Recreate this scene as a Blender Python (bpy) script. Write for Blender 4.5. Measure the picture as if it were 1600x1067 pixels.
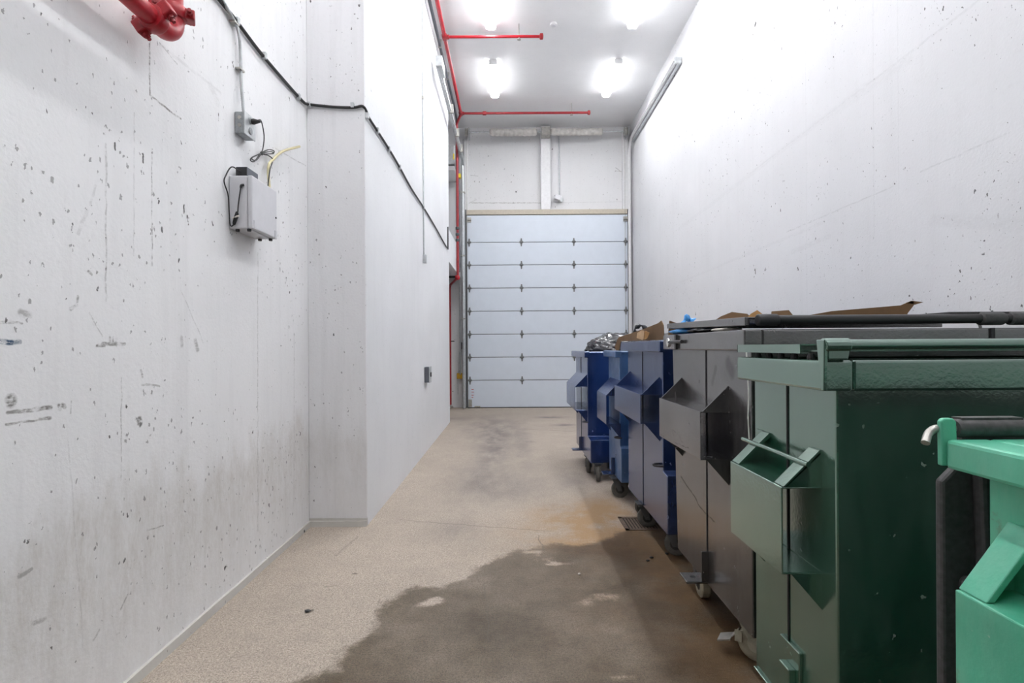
import bpy, bmesh, math, random
import numpy as np
from mathutils import Vector, Matrix, noise

for o in list(bpy.data.objects):
    bpy.data.objects.remove(o)
scene = bpy.context.scene
col = scene.collection
random.seed(7)

# ------------------------------------------------------------------ camera
F, VX, VY, EYE, ROLL = 810.0, 797.0, 542.0, 1.385, 0.35
cam_d = bpy.data.cameras.new('camera')
cam_d.sensor_width = 36.0
cam_d.lens = F / 1600 * 36
cam_d.shift_x = (800 - VX) / 1600
cam_d.shift_y = (VY - 533.5) / 1600
cam_d.clip_start = 0.02
cam = bpy.data.objects.new('camera', cam_d)
col.objects.link(cam)
cam.matrix_world = (Matrix.Translation((0, 0, EYE)) @ Matrix.Rotation(math.radians(90), 4, 'X')
                    @ Matrix.Rotation(math.radians(-ROLL), 4, 'Z'))
scene.camera = cam

# ------------------------------------------------------------------ world, exposure
world = bpy.data.worlds.new('world')
scene.world = world
world.use_nodes = True
world.node_tree.nodes['Background'].inputs[0].default_value = (0.9, 0.95, 1.0, 1)
world.node_tree.nodes['Background'].inputs[1].default_value = 0.3
vs = scene.view_settings
vs.view_transform = 'Standard'
vs.look = 'None'
vs.gamma = 1.0
vs.use_curve_mapping = False
vs.exposure = 2.08
LAMP = 14.0          # strength of the tube lights' diffusers

# ------------------------------------------------------------------ photograph -> room
R = math.radians(ROLL)
def unroll(px, py):
    dx, dy = px - 800, py - 533.5
    return 800 + dx * math.cos(R) - dy * math.sin(R), 533.5 + dx * math.sin(R) + dy * math.cos(R)
def ray(px, py):
    x, y = unroll(px, py)
    return (x - VX) / F, (VY - y) / F          # X / Y, (Z - EYE) / Y
def at_x(px, py, X):
    a, b = ray(px, py)
    Y = X / a
    return Vector((X, Y, EYE + b * Y))
def at_y(px, py, Y):
    a, b = ray(px, py)
    return Vector((a * Y, Y, EYE + b * Y))
def at_z(px, py, Z):
    a, b = ray(px, py)
    Y = (Z - EYE) / b
    return Vector((a * Y, Y, Z))

# ------------------------------------------------------------------ room measures
XL, XP, XR = -1.57, -1.12, 2.78          # near left wall, partition face, right wall
YP, YE, YB = 4.05, 9.58, 11.9            # partition starts, ends, back wall
H = 6.42
Y0 = -3.0

# ------------------------------------------------------------------ node helpers
def new_mat(name):
    m = bpy.data.materials.new(name)
    m.use_nodes = True
    t = m.node_tree
    bs = t.nodes['Principled BSDF']
    return m, t, bs
def setin(t, sock, v):
    if hasattr(v, 'is_output') or isinstance(v, bpy.types.NodeSocket):
        t.links.new(v, sock)
    else:
        if isinstance(v, (tuple, list)) and len(v) == 3 and sock.type == 'RGBA':
            v = (*v, 1)
        sock.default_value = v
def nd(t, typ, ins=None, **props):
    n = t.nodes.new(typ)
    for k, v in props.items():
        setattr(n, k, v)
    for k, v in (ins or {}).items():
        setin(t, n.inputs[k], v)
    return n
def ma(t, op, a, b=0.0, c=0.0, clamp=False):
    n = nd(t, 'ShaderNodeMath', {0: a, 1: b, 2: c}, operation=op)
    n.use_clamp = clamp
    return n.outputs[0]
def vm(t, op, a, b=(0, 0, 0)):
    n = nd(t, 'ShaderNodeVectorMath', {0: a, 1: b}, operation=op)
    return n.outputs[1] if op in ('LENGTH', 'DOT_PRODUCT', 'DISTANCE') else n.outputs[0]
def mixc(t, fac, a, b):
    n = t.nodes.new('ShaderNodeMix')
    n.data_type = 'RGBA'
    setin(t, n.inputs[0], fac); setin(t, n.inputs[6], a); setin(t, n.inputs[7], b)
    return n.outputs[2]
def rng(t, v, a, b, c=0.0, d=1.0, smooth=False):
    n = nd(t, 'ShaderNodeMapRange', {0: v, 1: a, 2: b, 3: c, 4: d})
    if smooth:
        n.interpolation_type = 'SMOOTHSTEP'
    return n.outputs[0]
def coords(t, scale=(1, 1, 1), off=(0, 0, 0)):
    g = nd(t, 'ShaderNodeNewGeometry')
    mp = nd(t, 'ShaderNodeMapping', {0: g.outputs['Position'], 1: off, 3: scale})
    return mp.outputs[0]
def ocoords(t, scale=(1, 1, 1), off=(0, 0, 0)):
    g = nd(t, 'ShaderNodeTexCoord')
    mp = nd(t, 'ShaderNodeMapping', {0: g.outputs['Object'], 1: off, 3: scale})
    return mp.outputs[0]
def noi(t, vec, scale, detail=4.0, rough=0.55, dist=0.0):
    return nd(t, 'ShaderNodeTexNoise', {'Vector': vec, 'Scale': scale, 'Detail': detail, 'Roughness': rough, 'Distortion': dist}).outputs[0]
def specks(t, vec, scale, size, power, seed=0.0, grp=None):
    """irregular pits: a few cells of a warped Voronoi, each with its own size"""
    wn = nd(t, 'ShaderNodeTexNoise', {'Vector': vec, 'Scale': scale * 2.2, 'Detail': 3.0})
    w = vm(t, 'SCALE', vm(t, 'SUBTRACT', wn.outputs[1], (0.5, 0.5, 0.5)))
    w.node.inputs[3].default_value = 0.9 / scale
    p = vm(t, 'ADD', vm(t, 'ADD', vec, w), (seed, seed * 1.7, seed * .6))
    v = nd(t, 'ShaderNodeTexVoronoi', {'Vector': p, 'Scale': scale, 'Randomness': 1.0})
    r = ma(t, 'MULTIPLY', ma(t, 'POWER', nd(t, 'ShaderNodeSeparateColor', {0: v.outputs['Color']}).outputs[0], power), size)
    if grp is not None:
        r = ma(t, 'MULTIPLY', r, grp)
    return rng(t, ma(t, 'SUBTRACT', v.outputs['Distance'], r), 0.006, -0.008)
def bump(t, bs, height, strength=0.2, dist=0.01):
    b = nd(t, 'ShaderNodeBump', {'Strength': strength, 'Distance': dist, 'Height': height})
    t.links.new(b.outputs[0], bs.inputs['Normal'])

# distance to a line segment, for scuffs, cracks and form-board joints
seg = bpy.data.node_groups.new('segment_mark', 'ShaderNodeTree')
for nm, ty in (('P', 'NodeSocketVector'), ('A', 'NodeSocketVector'), ('BA', 'NodeSocketVector'), ('InvLen', 'NodeSocketFloat'), ('Width', 'NodeSocketFloat')):
    seg.interface.new_socket(nm, in_out='INPUT', socket_type=ty)
seg.interface.new_socket('Mask', in_out='OUTPUT', socket_type='NodeSocketFloat')
gi, go = seg.nodes.new('NodeGroupInput'), seg.nodes.new('NodeGroupOutput')
_pa = vm(seg, 'SUBTRACT', gi.outputs[0], gi.outputs[1])
_h = ma(seg, 'MULTIPLY', vm(seg, 'DOT_PRODUCT', _pa, gi.outputs[2]), gi.outputs[3], clamp=True)
_s = nd(seg, 'ShaderNodeVectorMath', {0: gi.outputs[2]}, operation='SCALE')
seg.links.new(_h, _s.inputs[3])
_d = vm(seg, 'LENGTH', vm(seg, 'SUBTRACT', _pa, _s.outputs[0]))
seg.links.new(ma(seg, 'SUBTRACT', 1.0, ma(seg, 'DIVIDE', _d, gi.outputs[4]), clamp=True), go.inputs[0])
def seg_marks(t, vec, segs):
    """largest of all marks; segs = (A, B, width, strength)"""
    out = None
    for a, b, w, s in segs:
        a, b = Vector(a), Vector(b)
        n = t.nodes.new('ShaderNodeGroup')
        n.node_tree = seg
        setin(t, n.inputs[0], vec)
        n.inputs[1].default_value = a
        n.inputs[2].default_value = b - a
        n.inputs[3].default_value = 1 / max((b - a).length_squared, 1e-9)
        n.inputs[4].default_value = w
        m = ma(t, 'MULTIPLY', ma(t, 'MULTIPLY', n.outputs[0], 2.0, clamp=True), s)
        out = m if out is None else ma(t, 'MAXIMUM', out, m)
    return out

# ------------------------------------------------------------------ materials
def concrete_wall(name, base=(0.80, 0.80, 0.81), pits=1.0, dirt=0.0, streak=0.06, segs=(), blue=(), joint=(0.22, 0.21, 0.20)):
    m, t, bs = new_mat(name)
    p = coords(t)
    big = noi(t, p, 0.9, 5, 0.6)
    c = mixc(t, rng(t, big, 0.35, 0.7), base, tuple(v * 0.93 for v in base))
    st = noi(t, coords(t, (5, 5, 0.35)), 1.6, 5, 0.65)
    c = mixc(t, rng(t, st, 0.5, 0.8, 0, streak * 4), c, (0.55, 0.55, 0.56))
    if dirt:
        z = nd(t, 'ShaderNodeSeparateXYZ', {0: p}).outputs[2]
        dn = noi(t, coords(t, (3, 3, 1.2)), 1.5, 8, 0.7)
        edge = ma(t, 'ADD', z, ma(t, 'MULTIPLY', ma(t, 'SUBTRACT', dn, 0.5), 0.8))
        dm = ma(t, 'MULTIPLY', ma(t, 'MULTIPLY', rng(t, edge, 0.90, 0.66, smooth=True), rng(t, z, 0.15, 0.5, 0.45, 1.0)), rng(t, noi(t, coords(t, (6, 6, 1.5)), 2.0, 8, 0.75), 0.25, 0.7, 0.25, 1))
        dm = ma(t, 'MULTIPLY', dm, rng(t, noi(t, coords(t, (14, 14, 5)), 3.0, 8, 0.8), 0.3, 0.65, 0.35, 1.2))
        c = mixc(t, ma(t, 'MULTIPLY', dm, dirt), c, (0.46, 0.42, 0.37))
        sm = rng(t, noi(t, coords(t, (4, 4, 9), (3, 1, 2)), 2.5, 8, 0.8), 0.60, 0.72)
        low = rng(t, edge, 0.7, 0.3)
        c = mixc(t, ma(t, 'MULTIPLY', ma(t, 'MULTIPLY', sm, low), 0.5 * dirt), c, (0.3, 0.28, 0.26))
    c = mixc(t, rng(t, noi(t, p, 28, 6, 0.75), 0.55, 0.75, 0, 0.16), c, (0.45, 0.45, 0.45))
    h = noi(t, p, 60, 2, 0.6)
    if segs:
        brk = rng(t, noi(t, coords(t, (1, 1, 2.2)), 22, 6, 0.75), 0.40, 0.56, 0.12, 1.15)
        warp = vm(t, 'SCALE', vm(t, 'SUBTRACT', nd(t, 'ShaderNodeTexNoise', {'Vector': p, 'Scale': 14.0, 'Detail': 5.0}).outputs[1], (.5, .5, .5)))
        warp.node.inputs[3].default_value = 0.02
        sp = vm(t, 'ADD', p, warp)
        c = mixc(t, ma(t, 'MULTIPLY', seg_marks(t, sp, segs), brk), c, joint)
        if blue:
            c = mixc(t, ma(t, 'MULTIPLY', seg_marks(t, sp, blue), brk), c, (0.04, 0.09, 0.16))
    if pits:
        pv = coords(t, (1, 1, 0.62))
        grp = rng(t, noi(t, p, 1.1, 3, 0.5), 0.36, 0.6, 0.35, 1)
        s1 = specks(t, pv, 6.5, 0.135 * pits, 4.0, 0, grp)
        s2 = specks(t, pv, 19.0, 0.21 * pits, 4.0, 4.0, grp)
        s3 = specks(t, coords(t, (1, 1, 0.3)), 3.3, 0.06 * pits, 4.0, 9.0, grp)
        s4 = specks(t, pv, 42.0, 0.26 * pits, 3.5, 2.0, grp)
        s = ma(t, 'MAXIMUM', ma(t, 'MAXIMUM', s1, ma(t, 'MULTIPLY', s2, 0.9)), ma(t, 'MAXIMUM', s3, ma(t, 'MULTIPLY', s4, 0.6)))
        c = mixc(t, ma(t, 'MULTIPLY', s, 0.92), c, (0.035, 0.032, 0.03))
    t.links.new(c, bs.inputs['Base Color'])
    bs.inputs['Roughness'].default_value = 0.62
    bs.inputs['Specular IOR Level'].default_value = 0.35
    bump(t, bs, h, 0.18, 0.006)
    return m

def paint(name, colr, rough=0.35, chip=(0.55, 0.55, 0.52), chips=0.5, mott=0.25, rust=0.0, coat=0.0, spec=0.5, paled=None, fade_sheen=0.0, dust=0.035, segs=(), ior=2.4, tint=(1, 1, 1)):
    m, t, bs = new_mat(name)
    p = coords(t)
    n1 = noi(t, p, 5, 6, 0.65)
    dark = tuple(v * (1 - mott) for v in colr)
    light = tuple(min(1, v * (1 + mott) + 0.006) for v in colr)
    c = mixc(t, rng(t, n1, 0.3, 0.7), dark, light)
    if paled:  # pale patches: bleaching on mint and bleached blue, painted-in sheen on the others
        fm = rng(t, noi(t, coords(t, (2, 2, 0.6), (5, 2, 1)), 3.0, 7, 0.7), 0.42, 0.68)
        c = mixc(t, ma(t, 'MULTIPLY', fm, fade_sheen), c, paled)
    # dust and vertical rub marks
    st = rng(t, noi(t, coords(t, (16, 16, 1.2)), 2.0, 6, 0.7), 0.55, 0.8)
    c = mixc(t, ma(t, 'MULTIPLY', st, dust), c, chip)
    if chips:
        s = ma(t, 'MULTIPLY', specks(t, p, 24, 0.16, 3.0), rng(t, noi(t, p, 3, 3), 0.42, 0.6))
        c = mixc(t, ma(t, 'MULTIPLY', s, chips), c, chip)
    if rust:
        rm = rng(t, noi(t, coords(t, (1, 1, 1), (2, 7, 3)), 6, 8, 0.72), 0.60, 0.70)
        c = mixc(t, ma(t, 'MULTIPLY', rm, rust), c, (0.17, 0.075, 0.035))
    t.links.new(c, bs.inputs['Base Color'])
    ro = rng(t, noi(t, p, 11, 5, 0.7), 0.3, 0.75, rough * 0.8, rough * 1.35)
    if segs:
        wr = vm(t, 'SCALE', vm(t, 'SUBTRACT', nd(t, 'ShaderNodeTexNoise', {'Vector': p, 'Scale': 18.0, 'Detail': 5.0}).outputs[1], (.5, .5, .5)))
        wr.node.inputs[3].default_value = 0.03
        sm = seg_marks(t, vm(t, 'ADD', p, wr), segs)
        c = mixc(t, sm, c, (0.008, 0.007, 0.007))
        t.links.new(c, bs.inputs['Base Color'])
        bs.inputs['Specular IOR Level'].default_value = spec
        t.links.new(rng(t, sm, 0, 1, spec, 0.02), bs.inputs['Specular IOR Level'])
        t.links.new(rng(t, sm, 0, 1, coat, 0.0), bs.inputs['Coat Weight'])
    t.links.new(ro, bs.inputs['Roughness'])
    bs.inputs['Specular IOR Level'].default_value = spec
    bs.inputs['IOR'].default_value = ior
    bs.inputs['Coat Weight'].default_value = coat
    bs.inputs['Specular Tint'].default_value = (*tint, 1)
    bs.inputs['Coat Roughness'].default_value = 0.25
    bump(t, bs, ma(t, 'ADD', ma(t, 'MULTIPLY', noi(t, p, 4, 2), 3.0), noi(t, p, 90, 3)), 0.12, 0.004)
    return m

def plain(name, colr, rough=0.5, metal=0.0, spec=0.5, mott=0.12, scale=20, trans=0.0):
    m, t, bs = new_mat(name)
    p = coords(t)
    n1 = noi(t, p, scale, 5, 0.6)
    c = mixc(t, rng(t, n1, 0.3, 0.7), tuple(v * (1 - mott) for v in colr), tuple(min(1, v * (1 + mott)) for v in colr))
    t.links.new(c, bs.inputs['Base Color'])
    bs.inputs['Roughness'].default_value = rough
    bs.inputs['Metallic'].default_value = metal
    bs.inputs['Specular IOR Level'].default_value = spec
    bs.inputs['Transmission Weight'].default_value = trans
    bump(t, bs, noi(t, p, scale * 6, 3), 0.08, 0.002)
    return m

def emis(name, colr, strength):
    m, t, bs = new_mat(name)
    bs.inputs['Base Color'].default_value = (0.9, 0.9, 0.9, 1)
    bs.inputs['Emission Color'].default_value = (*colr, 1)
    bs.inputs['Emission Strength'].default_value = strength
    bs.inputs['Roughness'].default_value = 0.4
    return m

M = {}
M['ceiling'] = concrete_wall('ceiling_paint', (0.83, 0.83, 0.84), pits=0, streak=0.0)
M['partition'] = concrete_wall('partition_paint', (0.80, 0.81, 0.83), pits=0.45, streak=0.03)
M['front'] = plain('unseen_dark_wall', (0.03, 0.03, 0.032), 0.8)  # unseen wall behind the camera, near-black so the bins reflect darkness
M['green'] = paint('dark_green_paint', (0.003, 0.055, 0.030), 0.17, (0.42, 0.50, 0.44), 0.6, 0.18, coat=0.9, paled=(0.11, 0.195, 0.15), fade_sheen=0.5, ior=2.9, tint=(0.78, 1.0, 0.88))  # pale patches paint in the sheen of the lit wall opposite
M['mint'] = paint('mint_green_paint', (0.075, 0.45, 0.28), 0.33, (0.5, 0.62, 0.55), 0.6, 0.18, rust=0.75, coat=0.2, ior=1.5, paled=(0.30, 0.62, 0.47), fade_sheen=0.4)
M['black'] = paint('worn_black_paint', (0.010, 0.009, 0.010), 0.22, (0.40, 0.38, 0.36), 0.8, 0.4, coat=0.4, paled=(0.125, 0.117, 0.115), fade_sheen=0.75,  # pale grey patches here are reflected wall light put into the colour
                   segs=[(at_x(1064, 745, .985), at_x(1080, 768, .985), .008, .9), (at_x(1080, 768, .985), at_x(1096, 795, .985), .007, .9), (at_x(1096, 795, .985), at_x(1116, 815, .985), .006, .8),
                         (at_x(1138, 568, .985), at_x(1143, 580, .985), .045, .6), (at_x(1118, 575, .985), at_x(1113, 600, .985), .02, .45)] +
                   [(at_x(*a, .855), at_x(*b, .855), .004, .8) for a, b in [((1047, 671), (1055, 674)), ((1051, 672), (1053, 686)), ((1062, 678), (1063, 690)), ((1060, 687), (1066, 689)), ((1054, 691), (1076, 701)), ((1033, 679), (1038, 682))]])
M['blue'] = paint('navy_blue_paint', (0.003, 0.018, 0.085), 0.2, (0.38, 0.43, 0.55), 0.6, 0.2, coat=0.3, paled=(0.06, 0.09, 0.20), fade_sheen=0.6, ior=2.7, tint=(0.66, 0.76, 1.0))  # lighter blue patches imitate reflected light on the aisle face
M['blue_bleached'] = paint('bleached_blue_paint', (0.014, 0.075, 0.22), 0.34, (0.45, 0.52, 0.62), 0.8, 0.25, coat=0.3, paled=(0.12, 0.2, 0.36), fade_sheen=0.6, ior=2.4, tint=(0.7, 0.82, 1.0))
M['blue_deep'] = paint('deep_blue_paint', (0.002, 0.018, 0.10), 0.18, (0.38, 0.45, 0.6), 0.5, 0.2, coat=0.3, ior=2.7, tint=(0.66, 0.76, 1.0))
M['seam_dark'] = plain('seam_sealant', (0.012, 0.012, 0.014), 0.6)
M['black_steel'] = plain('black_steel', (0.018, 0.018, 0.019), 0.35, spec=0.5)
M['black_plastic'] = plain('black_plastic', (0.022, 0.022, 0.024), 0.5)
M['gray_plastic'] = plain('charcoal_lid_plastic', (0.055, 0.053, 0.054), 0.6, scale=70, mott=0.3)
M['rubber'] = plain('grey_rubber', (0.025, 0.024, 0.023), 0.75, mott=0.3)
M['tread'] = plain('dusty_tyre', (0.10, 0.095, 0.085), 0.85, mott=0.3)
M['cream_tyre'] = plain('cream_tyre', (0.33, 0.30, 0.22), 0.7, mott=0.25)
M['zinc'] = plain('zinc_steel', (0.42, 0.41, 0.38), 0.42, metal=0.75, mott=0.2)
M['cream_steel'] = plain('cream_steel', (0.42, 0.40, 0.31), 0.5, mott=0.25)
M['hinge'] = plain('hinge_steel', (0.16, 0.165, 0.17), 0.5, metal=0.3)
M['galv'] = plain('galvanised_steel', (0.50, 0.52, 0.53), 0.4, metal=0.6, mott=0.15)
M['dark_metal'] = plain('dark_track_steel', (0.09, 0.095, 0.10), 0.45, metal=0.4)
M['white_steel'] = plain('white_painted_steel', (0.72, 0.72, 0.73), 0.5, mott=0.05)
M['white_plastic'] = plain('light_grey_enclosure', (0.64, 0.64, 0.67), 0.42, mott=0.03)
M['red'] = plain('red_pipe_paint', (0.42, 0.012, 0.022), 0.32, mott=0.25, scale=12)
M['red_dull'] = plain('dull_red_pipe_paint', (0.30, 0.018, 0.025), 0.45, mott=0.25)
M['tan'] = plain('tan_header_paint', (0.50, 0.45, 0.37), 0.6, mott=0.08)
M['door'] = plain('door_panel_paint', (0.63, 0.685, 0.76), 0.42, mott=0.02, scale=6)
M['spring'] = plain('spring_wrap', (0.60, 0.58, 0.55), 0.7, mott=0.2, scale=14)
M['yellow'] = plain('ochre_yellow_paint', (0.50, 0.29, 0.015), 0.5)
M['bright_yellow'] = plain('bright_yellow_clip', (0.8, 0.62, 0.03), 0.5)
M['cable'] = plain('black_cable', (0.02, 0.02, 0.021), 0.5)
M['grey_box'] = plain('grey_cast_box', (0.30, 0.32, 0.33), 0.45, metal=0.3, mott=0.2, scale=60)
M['dark_grey_box'] = plain('slate_grey_box', (0.10, 0.11, 0.13), 0.45)
M['tube'] = plain('pale_yellow_tubing', (0.78, 0.70, 0.42), 0.3, trans=0.3)
M['cardboard'] = plain('brown_cardboard', (0.145, 0.082, 0.036), 0.8, mott=0.15, scale=9)
M['cardboard_light'] = plain('light_kraft_paper', (0.50, 0.34, 0.20), 0.8, mott=0.12)
M['cardboard_orange'] = plain('orange_brown_cardboard', (0.34, 0.18, 0.06), 0.8, mott=0.15)
M['bag_black'] = plain('glossy_dark_bag', (0.035, 0.036, 0.042), 0.16, spec=0.9, mott=0.3)
M['bag_blue'] = plain('bright_blue_bag', (0.05, 0.33, 0.78), 0.3, mott=0.3, scale=12)
M['bag_white'] = plain('white_paper_scrap', (0.75, 0.70, 0.64), 0.6)
M['chrome'] = plain('chrome', (0.75, 0.74, 0.70), 0.25, metal=0.9)
M['drain'] = plain('rusty_drain_iron', (0.14, 0.10, 0.075), 0.7, metal=0.2, mott=0.35, scale=40)
M['drain_dark'] = plain('drain_shade', (0.015, 0.012, 0.01), 0.9)
M['string'] = plain('white_string', (0.75, 0.75, 0.72), 0.7)
M['lamp_base'] = plain('lamp_housing', (0.8, 0.8, 0.8), 0.4, mott=0.02)
M['diffuser'] = emis('lamp_diffuser', (0.975, 0.985, 1.0), LAMP * .13)
M['tube_lit'] = emis('lamp_tube', (0.975, 0.985, 1.0), LAMP * 1.9)
M['tick'] = plain('red_ink', (0.5, 0.02, 0.02), 0.5)
M['moss'] = plain('moss', (0.14, 0.15, 0.04), 0.9, mott=0.4)

# ------------------------------------------------------------------ mesh helpers
class MB:
    def __init__(s):
        s.bm = bmesh.new()
    def box(s, a, b):
        x0, x1 = sorted((a[0], b[0])); y0, y1 = sorted((a[1], b[1])); z0, z1 = sorted((a[2], b[2]))
        v = [s.bm.verts.new(c) for c in ((x0, y0, z0), (x1, y0, z0), (x1, y1, z0), (x0, y1, z0), (x0, y0, z1), (x1, y0, z1), (x1, y1, z1), (x0, y1, z1))]
        for f in ((0, 3, 2, 1), (4, 5, 6, 7), (0, 1, 5, 4), (1, 2, 6, 5), (2, 3, 7, 6), (3, 0, 4, 7)):
            s.bm.faces.new([v[i] for i in f])
        return s
    def prism(s, pts, vec):
        """polygon of 3D points pushed along vec"""
        vec = Vector(vec)
        a = [s.bm.verts.new(p) for p in pts]
        b = [s.bm.verts.new(Vector(p) + vec) for p in pts]
        n = len(a)
        s.bm.faces.new(a[::-1]); s.bm.faces.new(b)
        for i in range(n):
            s.bm.faces.new((a[i], a[(i + 1) % n], b[(i + 1) % n], b[i]))
        return s
    def tube(s, pts, r, n=10, caps=True):
        pts = [Vector(p) for p in pts]
        rs = r if isinstance(r, (list, tuple)) else [r] * len(pts)
        d0 = (pts[1] - pts[0]).normalized()
        up = Vector((0, 0, 1)) if abs(d0.z) < 0.9 else Vector((1, 0, 0))
        u = d0.cross(up).normalized()
        rings = []
        for i, p in enumerate(pts):
            if i == 0: d = pts[1] - pts[0]
            elif i == len(pts) - 1: d = pts[-1] - pts[-2]
            else: d = (pts[i] - pts[i - 1]).normalized() + (pts[i + 1] - pts[i]).normalized()
            d = d.normalized() if d.length > 1e-9 else d0
            u = (u - d * u.dot(d))
            u = u.normalized() if u.length > 1e-6 else d.orthogonal().normalized()
            w = d.cross(u)
            rings.append([s.bm.verts.new(p + (u * math.cos(2 * math.pi * k / n) + w * math.sin(2 * math.pi * k / n)) * rs[i]) for k in range(n)])
        for a, b in zip(rings, rings[1:]):
            for k in range(n):
                s.bm.faces.new((a[k], a[(k + 1) % n], b[(k + 1) % n], b[k]))
        if caps:
            s.bm.faces.new(rings[0][::-1]); s.bm.faces.new(rings[-1])
        return s
    def cyl(s, a, b, r, n=20):
        return s.tube([a, b], r, n)
    def lathe(s, c, axis, prof, n=24):
        """prof: (radius, offset along axis) list, closed both ends"""
        axis = Vector(axis).normalized()
        u = axis.orthogonal().normalized(); w = axis.cross(u)
        c = Vector(c)
        rings = [[s.bm.verts.new(c + axis * o + (u * math.cos(2 * math.pi * k / n) + w * math.sin(2 * math.pi * k / n)) * r) for k in range(n)] for r, o in prof]
        for a, b in zip(rings, rings[1:]):
            for k in range(n):
                s.bm.faces.new((a[k], a[(k + 1) % n], b[(k + 1) % n], b[k]))
        s.bm.faces.new(rings[0][::-1]); s.bm.faces.new(rings[-1])
        return s
    def build(s, name, mat, parent=None, bevel=0.0, smooth=False, segs=2):
        bm = s.bm
        bmesh.ops.recalc_face_normals(bm, faces=bm.faces[:])
        if bevel:
            ed = [e for e in bm.edges if len(e.link_faces) == 2 and e.calc_face_angle(0) > 0.5]
            bmesh.ops.bevel(bm, geom=ed, offset=bevel, segments=segs, profile=0.5, affect='EDGES', clamp_overlap=True)
        off = Vector((0, 0, 0))
        q = parent
        while q is not None:
            off += Vector(q.location); q = q.parent
        if off.length:
            bmesh.ops.translate(bm, verts=bm.verts[:], vec=-off)
        me = bpy.data.meshes.new(name)
        bm.to_mesh(me); bm.free()
        me.materials.append(mat)
        if smooth:
            for p in me.polygons: p.use_smooth = True
            me.set_sharp_from_angle(angle=math.radians(40))
        o = bpy.data.objects.new(name, me)
        col.objects.link(o)
        if parent is not None:
            o.parent = parent
        return o

def tag(o, label=None, cat=None, group=None, kind=None):
    if label: o['label'] = label
    if cat: o['category'] = cat
    if group: o['group'] = group
    if kind: o['kind'] = kind
    return o
def thing(name, label, cat, loc=(0, 0, 0), group=None):
    o = bpy.data.objects.new(name, None)
    o.empty_display_size = 0.1
    o.location = loc
    col.objects.link(o)
    return tag(o, label, cat, group)
def struct(o, label=None):
    o['kind'] = 'structure'
    if label: o['label'] = label
    return o
def copy_tree(o, parent=None):
    c = o.copy()
    col.objects.link(c)
    c.parent = parent
    for ch in list(o.children):
        copy_tree(ch, c)
    return c
def smooth_path(pts, n=6):
    """Catmull-Rom through pts"""
    P = [Vector(p) for p in pts]
    P = [P[0] * 2 - P[1]] + P + [P[-1] * 2 - P[-2]]
    out = []
    for i in range(1, len(P) - 2):
        p0, p1, p2, p3 = P[i - 1:i + 3]
        for k in range(n):
            t = k / n
            out.append(0.5 * ((2 * p1) + (p2 - p0) * t + (2 * p0 - 5 * p1 + 4 * p2 - p3) * t * t + (3 * p1 - p0 - 3 * p2 + p3) * t ** 3))
    out.append(P[-2])
    return out

# ================================================================== THE SETTING
# ---- left wall marks, read off the photograph on the plane X = XL
def lw(px, py):
    return at_x(px, py, XL)
lm = [((234, 58), (234, 148), .006, .8), ((234, 148), (282, 186), .006, .85), ((250, 68), (277, 100), .005, .5),
      ((12, 645), (40, 641), .008, .75), ((38, 641), (78, 637), .010, .9), ((8, 664), (78, 654), .005, .7), ((62, 655), (78, 653), .008, .8), ((92, 634), (93, 638), .010, .8), ((98, 633), (101, 634), .012, .85), ((16, 622), (17, 629), .020, .9), ((218, 656), (219, 662), .018, .9),
      ((110, 483), (119, 476), .009, .6), ((119, 476), (122, 463), .007, .6), ((0, 504), (34, 505), .006, .6),
      ((152, 540), (163, 540), .008, .8), ((160, 537), (195, 538), .009, .7), ((171, 528), (172, 537), .008, .6), ((177, 528), (177, 538), .008, .6), ((182, 530), (183, 539), .009, .55), ((220, 580), (223, 588), .008, .8), ((138, 424), (142, 428), .008, .8),
      ((305, 532), (309, 546), .018, .5), ((284, 528), (284, 540), .014, .4), ((34, 489), (44, 491), .016, .5),
      ((190, 590), (189, 750), .004, .45), ((237, 235), (238, 415), .004, .6), ((166, 225), (166, 470), .006, .35),
      ((210, 175), (209, 400), .004, .25), ((403, 395), (403, 830), .006, .35), ((460, 520), (459, 790), .005, .35),
      ((283, 455), (318, 535), .004, .3), ((112, 626), (111, 645), .004, .4), ((139, 488), (160, 525), .004, .3),
      ((230, 828), (256, 822), .005, .6), ((50, 974), (70, 966), .010, .45), ((190, 950), (200, 928), .006, .5),
      ((30, 900), (50, 888), .008, .5), ((146, 1000), (155, 985), .006, .5), ((250, 70), (345, 145), .010, .14),
      ((330, 135), (340, 160), .03, .12), ((430, 232), (478, 259), .006, .35), ((222, 600), (250, 603), .006, .5),
      ((105, 665), (130, 1010), .004, .2), ((135, 330), (122, 365), .010, .18), ((150, 290), (140, 320), .008, .18)]
segs = [(lw(*a), lw(*b), w, s) for a, b, w, s in lm]
blue = [(lw(0, 534), lw(20, 535), .010, .9), (lw(18, 535), lw(33, 534), .009, .6)]
M['wall_left'] = concrete_wall('left_wall_paint', (0.87, 0.87, 0.88), pits=1.06, dirt=0.6, segs=segs, blue=blue)
struct(MB().box((XL - .2, Y0, 0), (XL, YP, H)).build('wall_left', M['wall_left']), 'pitted white concrete wall on the near left')

# ---- partition (thick block with the pilaster face looking at the camera)
def pf(px, py):
    return at_y(px, py, YP)
ps = [(pf(478, 259), pf(565, 259), .005, .5), (pf(505, 280), pf(540, 290), .01, .2)]
M['pilaster'] = concrete_wall('pilaster_paint', (0.83, 0.83, 0.85), pits=1.2, dirt=0.3, streak=0.09, segs=ps)
struct(MB().box((XP - 1.9, YP, 0), (XP, YE, 6.03)).build('wall_partition', M['partition']), 'smooth white partition wall behind the pilaster')
struct(MB().box((XP - 1.9, YP + .02, 6.03), (XP - .05, YE, H)).build('wall_upper', M['partition']))
struct(MB().box((XL + .001, YP - .02, 0.06), (XP - .0, YP, H)).build('wall_pilaster', M['pilaster'], bevel=.004), 'narrow grey pitted end of the partition')
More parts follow.
